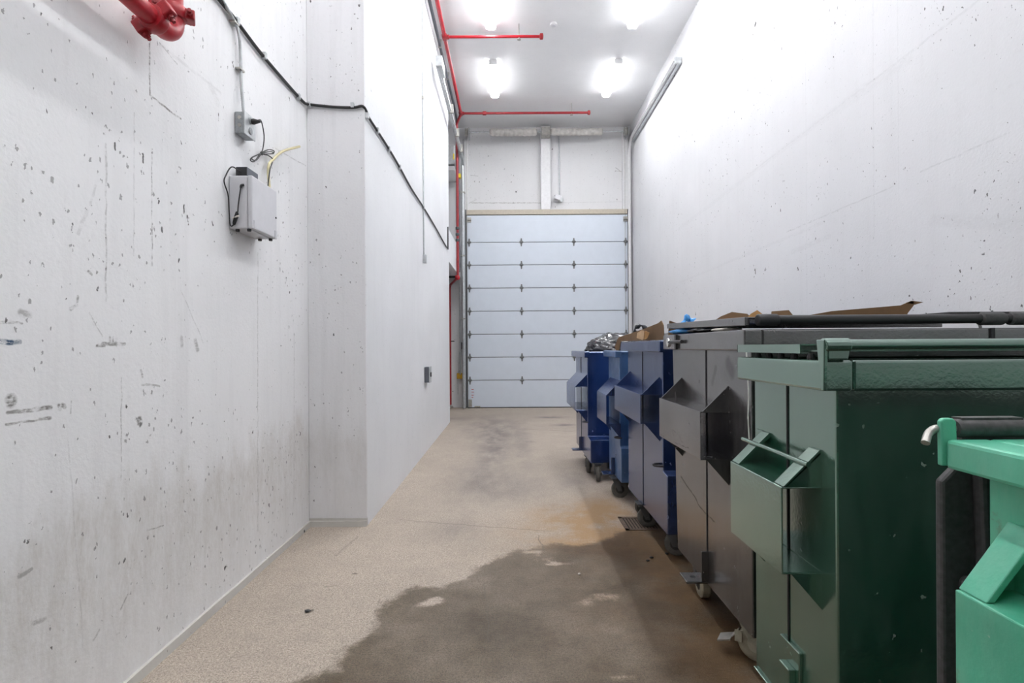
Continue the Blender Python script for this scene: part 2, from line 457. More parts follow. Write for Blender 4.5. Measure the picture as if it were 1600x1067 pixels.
# recess beyond the partition
struct(MB().box((-3.22, YE, 0), (-3.02, YB, H)).build('wall_recess', M['partition']))
struct(MB().box((-3.02, YE, 2.97), (XP, YB, 3.57)).build('trim_1', M['partition']), 'white edge beam over the opening at the back left')

# ---- right wall
def rw(y, z):
    return (XR, y, z)
rs = [(rw(2.6, 3.42), rw(6.0, 3.37), .012, .22), (rw(4.0, 3.4), rw(8.5, 3.3), .04, .10), (rw(3.6, 3.36), rw(4.6, 3.38), .05, .10),
      (rw(3.75, 2.53), rw(5.2, 2.52), .008, .35), (rw(2.9, 2.56), rw(3.5, 2.55), .008, .3), (rw(4.6, 2.47), rw(8.5, 2.42), .02, .12),
      (rw(3.95, 2.2), rw(3.95, 4.0), .006, .22), (rw(4.85, 1.6), rw(4.85, 4.7), .006, .2), (rw(3.7, 2.4), rw(3.7, 3.9), .006, .15),
      (rw(4.5, 2.33), rw(5.1, 2.30), .03, .16), (rw(2.7, 2.0), rw(3.4, 2.2), .05, .12)]
M['wall_right'] = concrete_wall('right_wall_paint', (0.69, 0.69, 0.71), pits=0.82, streak=0.05, segs=rs, joint=(0.42, 0.42, 0.43))
struct(MB().box((XR, Y0, 0), (XR + .2, YB, H)).build('wall_right', M['wall_right']), 'white concrete wall along the right side')
# ---- back wall, front wall behind the camera, ceiling
bsg = [(at_y(733, 317, YB), at_y(845, 317, YB), .012, .6), (at_y(860, 317, YB), at_y(975, 315, YB), .008, .3),
       (at_y(735, 274, YB), at_y(747, 275, YB), .010, .5), (at_y(962, 267, YB), at_y(974, 268, YB), .010, .5),
       (at_y(962, 262, YB), at_y(970, 268, YB), .012, .5), (at_y(736, 316, YB), at_y(744, 312, YB), .02, .4)]
M['wall_back'] = concrete_wall('back_wall_paint', (0.70, 0.70, 0.71), pits=0.9, streak=0.04, segs=bsg)
struct(MB().box((-3.22, YB, 0), (XR + .2, YB + .2, H)).build('wall_back', M['wall_back']), 'white back wall around the overhead door')
struct(MB().box((XL - .2, Y0 - .2, 0), (XR + .2, Y0, H)).build('wall_front', M['front']))
struct(MB().box((-3.3, Y0 - .2, H), (XR + .2, YB + .2, H + .2)).build('ceiling', M['ceiling']), 'white painted ceiling')

# ---- floor with wet stain, rust and tyre tracks
NX, NY = 156, 380
xs = np.linspace(-3.22, XR + .2, NX); ys = np.linspace(Y0 - .2, YB + .2, NY)
gx, gy = np.meshgrid(xs, ys)
vx, vy = gx.ravel(), gy.ravel()
fl = bpy.data.meshes.new('floor')
co = np.zeros((NX * NY, 3)); co[:, 0] = vx; co[:, 1] = vy
idx = np.arange(NX * NY).reshape(NY, NX)
quads = np.stack([idx[:-1, :-1], idx[:-1, 1:], idx[1:, 1:], idx[1:, :-1]], -1).reshape(-1, 4)
top = co.copy(); bot = co.copy(); bot[:, 2] = -.1
fl.from_pydata(co.tolist(), [], quads.tolist())
wp = [(380, 1120), (460, 1064), (518, 1045), (538, 1021), (573, 994), (589, 966), (601, 939), (632, 925), (655, 918), (694, 916),
      (726, 904), (745, 886), (772, 875), (800, 861), (831, 855), (870, 849), (900, 853), (926, 848), (951, 840), (968, 829)]
poly = [tuple(at_z(x, y, 0)[:2]) for x, y in wp] + [(1.5, 4.0), (2.9, 4.0), (2.9, -3.1), (-1.0, -3.1), (-1.0, 1.0)]
def sdf(px, py, poly):
    d = np.full(px.shape, 1e9); ins = np.zeros(px.shape, bool)
    n = len(poly)
    for i in range(n):
        ax, ay = poly[i]; bx, by = poly[(i + 1) % n]
        ex, ey = bx - ax, by - ay
        h = np.clip(((px - ax) * ex + (py - ay) * ey) / (ex * ex + ey * ey + 1e-12), 0, 1)
        d = np.minimum(d, np.hypot(px - ax - ex * h, py - ay - ey * h))
        c = ((ay > py) != (by > py)) & (px < (bx - ax) * (py - ay) / (by - ay + 1e-12) + ax)
        ins ^= c
    return np.where(ins, d, -d)
def blob(px, py, rx, ry, s=1.0):
    c = at_z(px, py, 0)
    return s * np.exp(-(((vx - c.x) / rx) ** 2 + ((vy - c.y) / ry) ** 2))
wet = np.clip(sdf(vx, vy, poly) / .12, -1, 1)
for px, py, rx, ry, s in ((667, 944, .10, .06, 1.0), (682, 938, .05, .05, 1.15), (850, 873, .16, .08, .85), (873, 881, .12, .035, 1.15), (838, 863, .08, .03, 1.2),
                          (950, 932, .15, .10, .95), (905, 942, .10, .05, 0.9), (1010, 1000, .10, .05, .8), (965, 1060, .12, .05, 1.0)):
    wet -= blob(px, py, rx, ry, s)
rust = 1.35 * (blob(900, 840, .55, .5, .35) + blob(1000, 960, .5, .9, .4) + blob(915, 808, .35, .38, .95) + blob(960, 790, .25, .4, .5) + blob(1000, 850, .3, .3, .7) + blob(1050, 900, .18, .5, .8) + blob(1110, 980, .14, .5, .9) + blob(1120, 1050, .2, .3, .6) + blob(960, 850, .4, .2, .5))
dark = (blob(770, 668, .55, 1.6, .8) + blob(775, 700, .22, 1.2, .7) + blob(745, 745, .3, .9, .55) + blob(800, 760, .35, .5, .5) + blob(715, 830, .2, .25, .5)
        + blob(900, 750, .2, .4, .5) + blob(820, 700, .12, 1.5, .4) + blob(700, 655, .4, .3, .5) + blob(862, 652, .25, .12, 1.2) + blob(882, 664, .18, .09, 1.2)
        + blob(770, 985, .3, .2, .35) + blob(830, 690, .08, .06, .5))
for nm, arr in (('wet', wet), ('rust', rust), ('dark', dark)):
    at = fl.attributes.new(nm, 'FLOAT', 'POINT')
    at.data.foreach_set('value', arr.astype(np.float32))
m, t, bs = new_mat('floor_concrete')
p = coords(t)
fa = lambda n: nd(t, 'ShaderNodeAttribute', attribute_name=n).outputs['Fac']
c = mixc(t, rng(t, noi(t, p, 1.3, 6, 0.65), 0.3, 0.7), (0.55, 0.465, 0.385), (0.42, 0.355, 0.295))
c = mixc(t, rng(t, noi(t, coords(t, (30, 4, 1)), 3.0, 5, 0.7), 0.4, 0.75, 0, 0.35), c, (0.30, 0.25, 0.21))
grain = noi(t, p, 150, 3, 0.8)
c = mixc(t, rng(t, grain, 0.46, 0.62, 0, 0.72), c, (0.17, 0.14, 0.115))
c = mixc(t, rng(t, noi(t, p, 75, 3, 0.8), 0.46, 0.66, 0, 0.62), c, (0.17, 0.14, 0.115))
c = mixc(t, rng(t, noi(t, p, 26, 6, 0.8), 0.50, 0.70, 0, 0.42), c, (0.20, 0.165, 0.14))
c = mixc(t, rng(t, noi(t, coords(t, (1, 1, 1), (4, 9, 2)), 95, 3, 0.75), 0.52, 0.68, 0, 0.45), c, (0.74, 0.66, 0.56))
c = mixc(t, rng(t, noi(t, p, 7, 7, 0.75), 0.5, 0.72, 0, 0.35), c, (0.24, 0.205, 0.18))
c = mixc(t, rng(t, noi(t, p, 210, 2, 0.6, 0), 0.54, 0.70, 0, 0.5), c, (0.74, 0.66, 0.57))
dk = ma(t, 'MULTIPLY', fa('dark'), rng(t, noi(t, coords(t, (2.5, 1.2, 1)), 1.6, 7, 0.7), 0.25, 0.6), clamp=True)
c = mixc(t, ma(t, 'MULTIPLY', dk, 0.92), c, (0.16, 0.14, 0.142))
rr = ma(t, 'MULTIPLY', fa('rust'), rng(t, noi(t, p, 3.2, 7, 0.7), 0.3, 0.62), clamp=True)
c = mixc(t, ma(t, 'MULTIPLY', rr, 0.78), c, (0.34, 0.20, 0.085))
wv = ma(t, 'ADD', fa('wet'), ma(t, 'MULTIPLY', ma(t, 'SUBTRACT', noi(t, p, 6.5, 9, 0.74), 0.5), 2.2))
w = rng(t, wv, -0.28, 0.34, smooth=True)
w = ma(t, 'MULTIPLY', w, rng(t, noi(t, p, 2.2, 7, 0.7), 0.35, 0.72, 1.0, 0.55))
wc = mixc(t, 1.0, c, (0.195, 0.160, 0.098)); wc.node.blend_type = 'MULTIPLY'
c = mixc(t, w, c, wc)
fs = [(at_z(625, 812, 0), at_z(700, 818, 0), .008, .35), (at_z(700, 818, 0), at_z(860, 830, 0), .008, .4),
      (at_z(620, 700, 0), at_z(630, 700, 0), .004, .3), (at_z(758, 910, 0), at_z(764, 1000, 0), .005, .4),
      (at_z(840, 836, 0), at_z(850, 860, 0), .006, .45), (at_z(478, 957, 0), at_z(486, 955, 0), .016, .8), (at_z(552, 897, 0), at_z(556, 897, 0), .012, .7),
      (at_z(508, 917, 0), at_z(524, 915, 0), .014, .3), (at_z(820, 670, 0), at_z(895, 674, 0), .03, .25), (at_z(525, 868, 0), at_z(560, 838, 0), .012, .25)]
wp_ = vm(t, 'SCALE', vm(t, 'SUBTRACT', nd(t, 'ShaderNodeTexNoise', {'Vector': p, 'Scale': 9.0, 'Detail': 5.0}).outputs[1], (.5, .5, .5)))
wp_.node.inputs[3].default_value = 0.05
flat = vm(t, 'MULTIPLY', vm(t, 'ADD', p, wp_), (1, 1, 0))
c = mixc(t, seg_marks(t, flat, fs), c, (0.10, 0.085, 0.07))
t.links.new(c, bs.inputs['Base Color'])
t.links.new(rng(t, w, 0, 1, 0.82, 0.42), bs.inputs['Roughness'])
bs.inputs['Specular IOR Level'].default_value = 0.4
bump(t, bs, ma(t, 'ADD', grain, noi(t, coords(t, (8, 70, 1)), 2.0, 3)), 0.35, 0.006)
M['floor'] = m
fl.materials.append(m)
fo = bpy.data.objects.new('floor', fl); col.objects.link(fo)
struct(fo, 'stained concrete floor with a wet patch')

# ---- low curbs at the foot of the left wall and of the pilaster
M['curb'] = concrete_wall('curb_paint', (0.60, 0.585, 0.55), pits=0.8, dirt=0.7)
def curb(name, a, b, nrm, n):
    mb = MB()
    a, b, nrm = Vector(a), Vector(b), Vector(nrm)
    for i in range(n):
        p, q = a.lerp(b, i / n), a.lerp(b, (i + 1) / n)
        d = [.018 + .004 * noise.noise(Vector((i * .7, 3, 1))), .018 + .004 * noise.noise(Vector(((i + 1) * .7, 3, 1)))]
        h = [.042 + .004 * noise.noise(Vector((i * .9, 7, 1))), .042 + .004 * noise.noise(Vector(((i + 1) * .9, 7, 1)))]
        up = Vector((0, 0, 1))
        vs_ = [mb.bm.verts.new(v) for v in (p + nrm * d[0], q + nrm * d[1], q + nrm * d[1] * .8 + up * h[1], p + nrm * d[0] * .8 + up * h[0], p + up * h[0], q + up * h[1])]
        mb.bm.faces.new((vs_[0], vs_[1], vs_[2], vs_[3])); mb.bm.faces.new((vs_[3], vs_[2], vs_[5], vs_[4]))
    bmesh.ops.remove_doubles(mb.bm, verts=mb.bm.verts[:], dist=.0005)
    return struct(mb.build(name, M['curb']))
curb('baseboard_left', (XL, Y0, 0), (XL, YP - .02, 0), (1, 0, 0), 40)
curb('baseboard_pilaster', (XL, YP - .02, 0), (XP, YP - .02, 0), (0, -1, 0), 6)
struct(MB().box((XL, YP - .02, .0), (XP, YP, .06)).build('trim_2', M['curb']))

# ---- overhead door
DY = 11.78
dl, dr = at_y(730.5, 500, DY).x, at_y(981, 400, DY).x
zs = [4.385, 3.764, 3.248, 2.724, 2.2, 1.675, 1.153, .631, .012]
door = bpy.data.objects.new('door_1', None); door.location = ((dl + dr) / 2, DY, 0); col.objects.link(door)
struct(door, 'white sectional overhead door at the end of the room')
for za, zb in zip(zs, zs[1:]):
    mb = MB().box((dl, DY, zb + .006), (dr, DY + .05, za - .006))
    mb.build('panel', M['door'], door, bevel=.006)
MB().box((dl, DY + .02, 0.012), (dr, DY + .04, 4.38)).build('core', M['dark_metal'], door)
MB().box((dl, DY + .002, 0), (dr, DY + .045, .016)).build('bottom_seal', M['black_plastic'], door)
def hinge_mesh(x, z):
    mb = MB()
    y = DY
    mb.prism([(x - .022, y, z + .015), (x + .022, y, z + .015), (x + .014, y, z + .085), (x - .014, y, z + .085)], (0, -.008, 0))
    mb.prism([(x - .022, y, z - .015), (x + .022, y, z - .015), (x + .012, y, z - .095), (x - .012, y, z - .095)], (0, -.008, 0))
    mb.tube([(x - .045, y - .014, z), (x + .045, y - .014, z)], .016, 8)
    mb.box((x - .03, y - .012, z - .025), (x + .03, y, z + .03))
    return mb
hx = [dl + .05, at_y(815, 450, DY).x, at_y(897, 450, DY).x, dr - .05]
h0 = None
for z in zs[1:-1]:
    for x in hx:
        if h0 is None:
            h0 = hinge_mesh(x, z).build('hinge', M['hinge'], door); hp = (x, z)
        else:
            c = h0.copy(); col.objects.link(c); c.parent = door
            c.location = (x - hp[0], 0, z - hp[1])
for x in (dl + .05, dr - .05):
    MB().box((x - .05, DY - .02, 4.22), (x + .05, DY - .001, 4.33)).tube([(x - .05, DY - .03, 4.27), (x + .05, DY - .03, 4.27)], .018, 8).build('top_bracket', M['zinc'], door, bevel=.003)
MB().box((dl + .01, DY - .025, .03), (dl + .09, DY - .001, .2)).build('bottom_bracket', M['zinc'], door, bevel=.004)
MB().box((dl + .15, DY - .03, .02), (dl + .28, DY - .001, .05)).build('lift_handle', M['zinc'], door, bevel=.004)
for i, (z, w) in enumerate(((.42, .05), (.36, .06), (.29, .05), (.24, .04))):
    tk = MB().box((dl + .08, DY - .0015, z), (dl + .08 + w, DY - .0002, z + .012)).build('level_mark', M['tick'], door)
    tk['label'] = 'faded red tick painted low on the door'
# header over the door
struct(MB().box((dl - .02, DY - .02, 4.39), (dr - .01, YB, 4.50)).build('trim_3', M['tan'], bevel=.006), 'tan strip over the overhead door')
# steel uprights of the door frame
for x0, x1 in ((dl - .06, dl + .03), (dr - .10, dr + .02)):
    struct(MB().box((x0, YB - .10, 4.5), (x1, YB, 6.32)).build('trim_4', M['white_steel'], bevel=.006))
xa, xb = at_y(845, 265, YB - .1).x, at_y(860, 265, YB - .1).x
struct(MB().box((xa, YB - .14, 4.5), (xb, YB, 6.40)).build('trim_5', M['white_steel'], bevel=.01), 'white steel post over the middle of the door')

# ================================================================== CEILING LIGHTS
def make_light():
    t_ = thing('ceiling_light', '', 'light', (0, 0, H))
    L, W = .61, .092
    MB().box((-W * .55, -L, H - .035), (W * .55, L, H)).build('housing', M['lamp_base'], t_, bevel=.006)
    mb = MB()
    prof = [(math.cos(a) * W * .95, H - .036 - math.sin(a) ** .6 * .066) for a in [math.pi * k / 10 for k in range(11)]]
    mb.prism([(x, -L + .015, z) for x, z in prof], (0, 2 * L - .03, 0))
    mb.build('diffuser', M['diffuser'], t_, smooth=True)
    for q in (-1, 1):
        MB().box((q * W * .26 - W * .2, -L + .02, H - .105), (q * W * .26 + W * .2, L - .02, H - .09)).build('tube', M['tube_lit'], t_)
    for s in (-1, 1):
        MB().box((-W * .8, s * (L - .012), H - .10), (W * .8, s * (L + .012), H - .01)).build('end_cap', M['lamp_base'], t_, bevel=.01)
        for k in (-1, 1):
            MB().box((k * W - .008, s * .35 - .02, H - .075), (k * W + .008, s * .35 + .02, H - .03)).build('clip', M['zinc'], t_, bevel=.002)
    return t_
l0 = make_light()
rows = [9.67, 7.46, 5.25, 3.04, .83, -1.38]
words = ['nearest the overhead door', 'second from the overhead door', 'third from the overhead door', 'above the black bin', 'above the camera', 'behind the camera']
for i, y in enumerate(rows):
    for k, (x, sd) in enumerate(((-.27, 'left'), (1.93, 'right'))):
        o = l0 if (i, k) == (0, 0) else copy_tree(l0)
        o.location = (x, y, H)
        tag(o, 'lit white tube light in the %s row, %s' % (sd, words[i]), 'light', 'tube lights on the ceiling')

# ================================================================== RED SPRINKLER PIPES
sp = thing('sprinkler_pipe', 'thin red sprinkler pipe along the upper left with two branches across the ceiling', 'pipe', (-1.03, 10.85, 6.2))
zr = 6.22
XM = at_z(720, 177, zr).x
YM2, YM1 = at_z(760, 177, zr).y, at_z(760, 57.5, zr).y
MB().tube([(XM, -.5, zr), (XM, YM2, zr)], .030, 12).build('main_pipe', M['red'], sp, smooth=True)
e1 = at_z(921, 174, zr).x; e2 = at_z(846, 58, zr).x
MB().tube([(XM, YM2, zr), (e1, YM2, zr)], .024, 12).build('branch_pipe', M['red_dull'], sp, smooth=True)
MB().tube([(XM, YM1, zr), (e2, YM1, zr)], .021, 12).build('branch_pipe', M['red'], sp, smooth=True)
for x, y in ((XM, YM1), (XM, YM2)):
    MB().lathe((x, y - .06, zr), (0, 1, 0), [(.038, 0), (.042, .01), (.042, .11), (.038, .12)], 14).tube([(x, y, zr), (x + .07, y, zr)], .034, 12).build('tee_fitting', M['red_dull'], sp, smooth=True)
xc = at_z(757, 177, zr).x
MB().lathe((xc - .04, YM2, zr), (1, 0, 0), [(.030, 0), (.040, .01), (.040, .07), (.030, .08)], 14).build('coupling', M['red_dull'], sp, smooth=True)
def head(x, y):
    MB().lathe((x - .03, y, zr), (1, 0, 0), [(.03, 0), (.045, .008), (.045, .05), (.02, .06)], 14).build('end_cap', M['red_dull'], sp, smooth=True)
head(e1, YM2); head(e2, YM1)
for px, py, y in ((893, 172, YM2), (811, 54, YM1)):
    x = at_y(px, py, y).x
    MB().tube([(x, y, zr), (x, y, H)], .007, 8).build('hanger_rod', M['zinc'], sp)
    MB().lathe((x, y, zr - .05), (0, 0, 1), [(.03, 0), (.03, .006), (.01, .01), (.012, .035)], 12).build('sprinkler_head', M['zinc'], sp)
# riser
rx, ry = -1.087, 10.88
MB().tube(smooth_path([(XM, YM2, zr), (XM - .02, YM2 + .02, zr - .05), (rx, ry, zr - .14), (rx, ry, zr - .3)], 4) + [Vector((rx, ry, 2.9))], .028, 12).build('riser_pipe', M['red_dull'], sp, smooth=True)
for z in (3.85, 3.72, 3.6):
    MB().lathe((rx, ry, z), (0, 0, 1), [(.032, 0), (.045, .01), (.045, .05), (.032, .06)], 12).build('valve_collar', M['dark_metal'], sp, smooth=True)
px_, py_ = -1.345, 11.62
MB().tube([(rx, ry, 2.9), (rx - .02, ry + .04, 2.84), (px_ + .02, py_ - .04, 2.78), (px_, py_, 2.72), (px_, py_, .10)], .028, 12).build('drop_pipe', M['red_dull'], sp, smooth=True)
MB().lathe((rx - .012, ry + .02, 2.80), (0, 0, 1), [(.036, 0), (.05, .02), (.05, .08), (.034, .1)], 12).build('elbow', M['red'], sp, smooth=True)
MB().tube([(px_, py_, .10), (px_, py_, .06), (px_ + .05, py_ - .05, .05)], .024, 10).build('drain_cock', M['zinc'], sp, smooth=True)
MB().tube([(px_, py_, 1.52), (px_ + .10, py_ - .02, 1.52)], .012, 8).build('test_valve', M['black_steel'], sp)

# big red pipe with grooved couplings, upper left near the camera
P0 = Vector((-1.42, 2.16, 0)); P0.z = at_y(250, 38, 2.16).z
P0.x = at_y(249, 30, 2.16).x
P0.x = max(P0.x, XL + .10)
bp = thing('fire_main_pipe', 'thick glossy red pipe with a bolted grooved elbow at the upper left', 'pipe', (P0.x, P0.y, P0.z))
r = .038
a_end = P0 + Vector((0, -1.6, 0))
MB().tube([a_end, P0 + Vector((0, -.05, 0))], r, 24).build('pipe', M['red'], bp, smooth=True)
MB().tube([P0 + Vector((0, .09, .10)), Vector((P0.x, P0.y + .09, H))], r, 24).build('pipe', M['red'], bp, smooth=True)
el = [P0 + Vector((0, .09 - .09 * math.cos(a) - .05 * 0, .09 - .09 * math.sin(a))) for a in (0, 0)]
arc = [P0 + Vector((0, -.06, 0))] + [P0 + Vector((0, .02 + .07 * math.sin(a), .07 - .07 * math.cos(a))) for a in [math.pi / 2 * k / 8 for k in range(9)]] + [P0 + Vector((0, .09, .12))]
MB().tube(arc, r * 1.12, 24).build('elbow', M['red'], bp, smooth=True)
def coupling(c, axis, ears):
    c = Vector(c); axis = Vector(axis)
    cp = MB().lathe(c - axis * .03, axis, [(r * 1.05, 0), (r * 1.32, .004), (r * 1.42, .014), (r * 1.42, .046), (r * 1.32, .056), (r * 1.05, .06)], 24).build('coupling', M['red'], bp, smooth=True)
    ear = Vector(ears).normalized()
    for s in (-1, 1):
        e = c + ear * s * r * 1.62
        side = axis.cross(ear).normalized()
        mb = MB().prism([e + axis * .022 + ear * .02 + side * .03, e + axis * .022 - ear * .026 + side * .03, e - axis * .022 - ear * .026 + side * .03, e - axis * .022 + ear * .02 + side * .03], -side * .06)
        mb.build('ear', M['red'], cp, bevel=.006)
        MB().tube([e + side * .055, e - side * .06], .008, 8).lathe(e + side * .032, side, [(.014, 0), (.014, .012)], 6).lathe(e - side * .045, side, [(.014, 0), (.014, .012)], 6).build('bolt', M['red_dull'], cp)
coupling(P0 + Vector((0, -.035, 0)), (0, 1, 0), (-.8, 0, -.55))
coupling(P0 + Vector((0, .09, .105)), (0, 0, 1), (.8, .45, 0))

# ================================================================== LEFT WALL EQUIPMENT
# enclosure
bx0 = lw(357, 300)
YA = bx0.y; zt = at_x(357, 274, XL).z; zb = at_x(357, 357, XL).z
XF = XL + .135; YZ = YA + .30
en = thing('control_enclosure', 'pale grey plastic control box hanging on the left wall', 'control box', (XL, YA, zb))
MB().box((XL + .002, YA, zb), (XF - .03, YZ, zt)).build('case', M['white_plastic'], en, bevel=.008)
MB().box((XF - .028, YA - .004, zb + .002), (XF, YZ + .004, zt - .0)).build('cover', M['white_plastic'], en, bevel=.007)
for y in (YA + .02, YZ - .02):
    for x in (XL + .04, XF - .03):
        MB().lathe((x, y, zb - .012), (0, 0, 1), [(.011, 0), (.012, .013)], 10).build('rubber_foot', M['black_plastic'], en)
for y in (YA + .02, YZ - .02):
    MB().box((XF - .006, y - .012, zb + .0), (XF + .006, y + .012, zb + .05)).build('latch', M['white_plastic'], en, bevel=.003)
MB().lathe((XF, YZ - .015, zb + .13), (1, 0, 0), [(.006, 0), (.006, .004)], 8).build('screw', M['black_plastic'], en)
MB().lathe((XL + .085, YA - .003, zt - .06), (0, 1, 0), [(.010, 0), (.010, .006)], 12).build('port', M['white_plastic'], en)
# power adapter on top
ad = thing('power_adapter', 'black power adapter standing on the grey control box', 'adapter', (XL + .04, YA + .09, zt))
MB().box((XL + .022, YA + .04, zt + .001), (XL + .085, YA + .17, zt + .062)).build('body', M['dark_grey_box'], ad, bevel=.004)
MB().box((XL + .0225, YA + .037, zt + .006), (XL + .0845, YA + .040, zt + .058)).build('face', M['black_plastic'], ad)
# lead from the adapter round the side to the box
cx = XL + .05
pth = [(cx, YA + .036, zt + .03), (cx - .02, YA - .02, zt + .04), (XL + .012, YA - .05, zt - .02), (XL + .01, YA - .06, zt - .06), (XL + .014, YA - .03, zt - .12), (XL + .012, YA - .015, zt - .22), (XL + .014, YA - .010, zb + .02), (XL + .03, YA - .012, zb + .015)]
pl = [(XL + .03, YA - .012, zb + .015), (XL + .06, YA - .016, zb + .06), (XL + .05, YA - .02, zb + .075), (XL + .034, YA - .016, zb + .03), (XL + .044, YA - .018, zb + .02), (XL + .064, YA - .02, zb + .07), (XL + .054, YA - .022, zb + .085), (XL + .04, YA - .016, zb + .03), (XL + .058, YA - .016, zb + .08), (XL + .062, YA - .014, zb + .13), (XL + .075, YA - .012, zt - .07)]
ld = thing('adapter_lead', 'thin black lead looped and tied on the side of the grey control box', 'cable', (XL + .05, YA - .02, zb))
MB().tube(smooth_path(pth + pl[1:], 6), .0035, 6).build('wire', M['cable'], ld, smooth=True)
MB().tube(smooth_path([(XL + .075, YA - .012, zt - .075), (XL + .078, YA - .012, zt - .06), (XL + .09, YA - .005, zt - .055)], 4), .006, 8).build('plug', M['black_plastic'], ld, smooth=True)
MB().tube([(XL + .03, YA - .014, zb + .055), (XL + .07, YA - .025, zb + .065)], .005, 6).build('tie', M['bag_white'], ld)

# outlet box with conduit
ob0 = lw(366, 190)
oy = ob0.y; oz = ob0.z
ot = thing('outlet_box', 'grey metal outlet box at the foot of the steel conduit', 'outlet', (XL, oy, oz - .07))
MB().box((XL + .001, oy, oz - .065), (XL + .055, oy + .12, oz + .06)).build('box', M['grey_box'], ot, bevel=.006)
cv = MB().box((XL + .055, oy - .004, oz - .068), (XL + .062, oy + .124, oz + .063)).build('cover_plate', M['galv'], ot, bevel=.003)
for z in (-.03, .03):
    MB().lathe((XL + .061, oy + .06, oz + z), (1, 0, 0), [(.02, 0), (.019, .006)], 16).build('receptacle', M['grey_box'], cv)
for z in (-.02, .025):
    MB().lathe((XL + .03, oy - .002, oz + z), (0, 1, 0), [(.011, 0), (.011, .004)], 12).build('knockout', M['zinc'], ot)
cpx = [(330, -20), (347, 10), (362, 37), (368, 58), (370, 90), (371, 130), (373, 176)]
pts = [lw(*q) + Vector((.022, 0, 0)) for q in cpx]
pts[-1].z = oz + .058; pts[-1].x = XL + .03
top0 = pts[0] + (pts[0] - pts[1]) * 6
cd = thing('flexible_conduit', 'ribbed grey steel conduit bending down the left wall to the outlet box', 'conduit', (XL, pts[-1].y, pts[-1].z))
sm = smooth_path([top0] + pts, 30)
rad = [.0085 + .0012 * (i % 2) for i in range(len(sm))]
MB().tube(sm, rad, 8).build('tubing', M['galv'], cd, smooth=True)
for q in ((362, 37), (371, 110)):
    v = lw(*q)
    MB().box((XL + .001, v.y - .03, v.z - .006), (XL + .034, v.y + .02, v.z + .006)).build('strap', M['zinc'], cd, bevel=.002)

# cord from the outlet, bow-tied, down to the enclosure
oo = Vector((.03, 0, 0))
q = [(392, 186), (400, 188), (405, 210), (404, 228), (400, 239)]
bow = [(386, 246), (384, 251), (390, 252), (400, 240), (412, 234), (421, 236), (418, 240), (400, 241), (388, 245), (386, 249), (393, 250), (402, 240), (416, 237), (420, 240), (404, 241)]
tail = [(412, 243), (419, 249), (417, 258), (408, 267), (402, 274)]
cpts = [lw(*v) + oo for v in q + bow + tail]
cpts[0] = Vector((XL + .09, oy + .07, oz + .028))
cpts[-1] = Vector((XL + .06, cpts[-1].y, zt - .002)); cpts[-2].x = XL + .055
cord = thing('tied_cable', 'black power cord tied in a bow between outlet box and grey control box', 'cable', tuple(cpts[-1]))
MB().tube(smooth_path(cpts, 6), .0036, 6).build('wire', M['cable'], cord, smooth=True)
MB().lathe((XL + .0675, oy + .07, oz + .03), (1, 0, 0), [(.016, 0), (.017, .012), (.012, .03), (.006, .05)], 12).build('plug', M['black_plastic'], cord, smooth=True)
MB().lathe(lw(401, 240) + oo - Vector((0, 0, .008)), (0, 0, 1), [(.009, 0), (.009, .016)], 8).build('tie', M['black_plastic'], cord)
# pale tube
tp = [lw(*v) + Vector((.03 + .0 * i, 0, 0)) for i, v in enumerate([(408, 283), (412, 262), (421, 248), (436, 236), (455, 229)])]
tp[0] = Vector((XL + .05, tp[1].y - .02, zt - .002)); tp[-1].x = XL + .06
tb = tag(MB().tube(smooth_path(tp, 6), .0085, 10).build('plastic_tube', M['tube'], smooth=True), 'pale yellow plastic tube curving up out of the grey control box', 'tube')

# long black cable along left wall, pilaster and partition
path = [lw(*v) + Vector((.014, 0, 0)) for v in [(335, -5), (365, 32), (400, 78), (440, 125), (470, 158)]]
path = [path[0] + (path[0] - path[1]) * 3] + path
path += [Vector((XL + .02, YP - .06, lw(479, 166).z)), Vector((XL + .05, YP - .034, at_y(485, 167, YP).z))]
path += [at_y(q_, w_, YP - .034) for q_, w_ in [(520, 167), (552, 168)]]
path += [Vector((XP - .01, YP - .03, at_y(563, 169, YP).z)), Vector((XP + .014, YP + .02, at_x(569, 174, XP).z))]
path += [at_x(q_, w_, XP) + Vector((.014, 0, 0)) for q_, w_ in [(573, 183), (588, 206), (606, 234), (622, 261), (641, 295), (660, 324), (680, 357), (694, 382), (698.6, 388)]]
e_ = path[-1]
path += [Vector((e_.x, e_.y + .02, e_.z + .03)), Vector((e_.x, e_.y + .03, at_y(700, 354, e_.y).z))]
lc = thing('wall_cable', 'long black cable clipped across left wall, pilaster and partition', 'cable', tuple(path[7]))
MB().tube(smooth_path(path, 5), .0105, 8).build('sheath', M['cable'], lc, smooth=True)
clips = [lw(*v) + Vector((.0, 0, 0)) for v in [(366, 33), (409, 87), (463, 151)]]
for v in clips:
    MB().box((XL + .001, v.y - .012, v.z - .02), (XL + .03, v.y + .012, v.z + .02)).build('clip', M['galv'], lc, bevel=.003)
for v in (at_y(486, 167, YP), at_y(553, 168, YP)):
    MB().box((v.x - .012, YP - .05, v.z - .02), (v.x + .012, YP - .021, v.z + .02)).build('clip', M['galv'], lc, bevel=.003)
for a_, b_ in [(571, 181), (587, 204), (605, 233), (622, 261), (660, 324)]:
    v = at_x(a_, b_, XP)
    MB().box((XP + .001, v.y - .014, v.z - .022), (XP + .028, v.y + .014, v.z + .022)).build('clip', M['galv'], lc, bevel=.003)

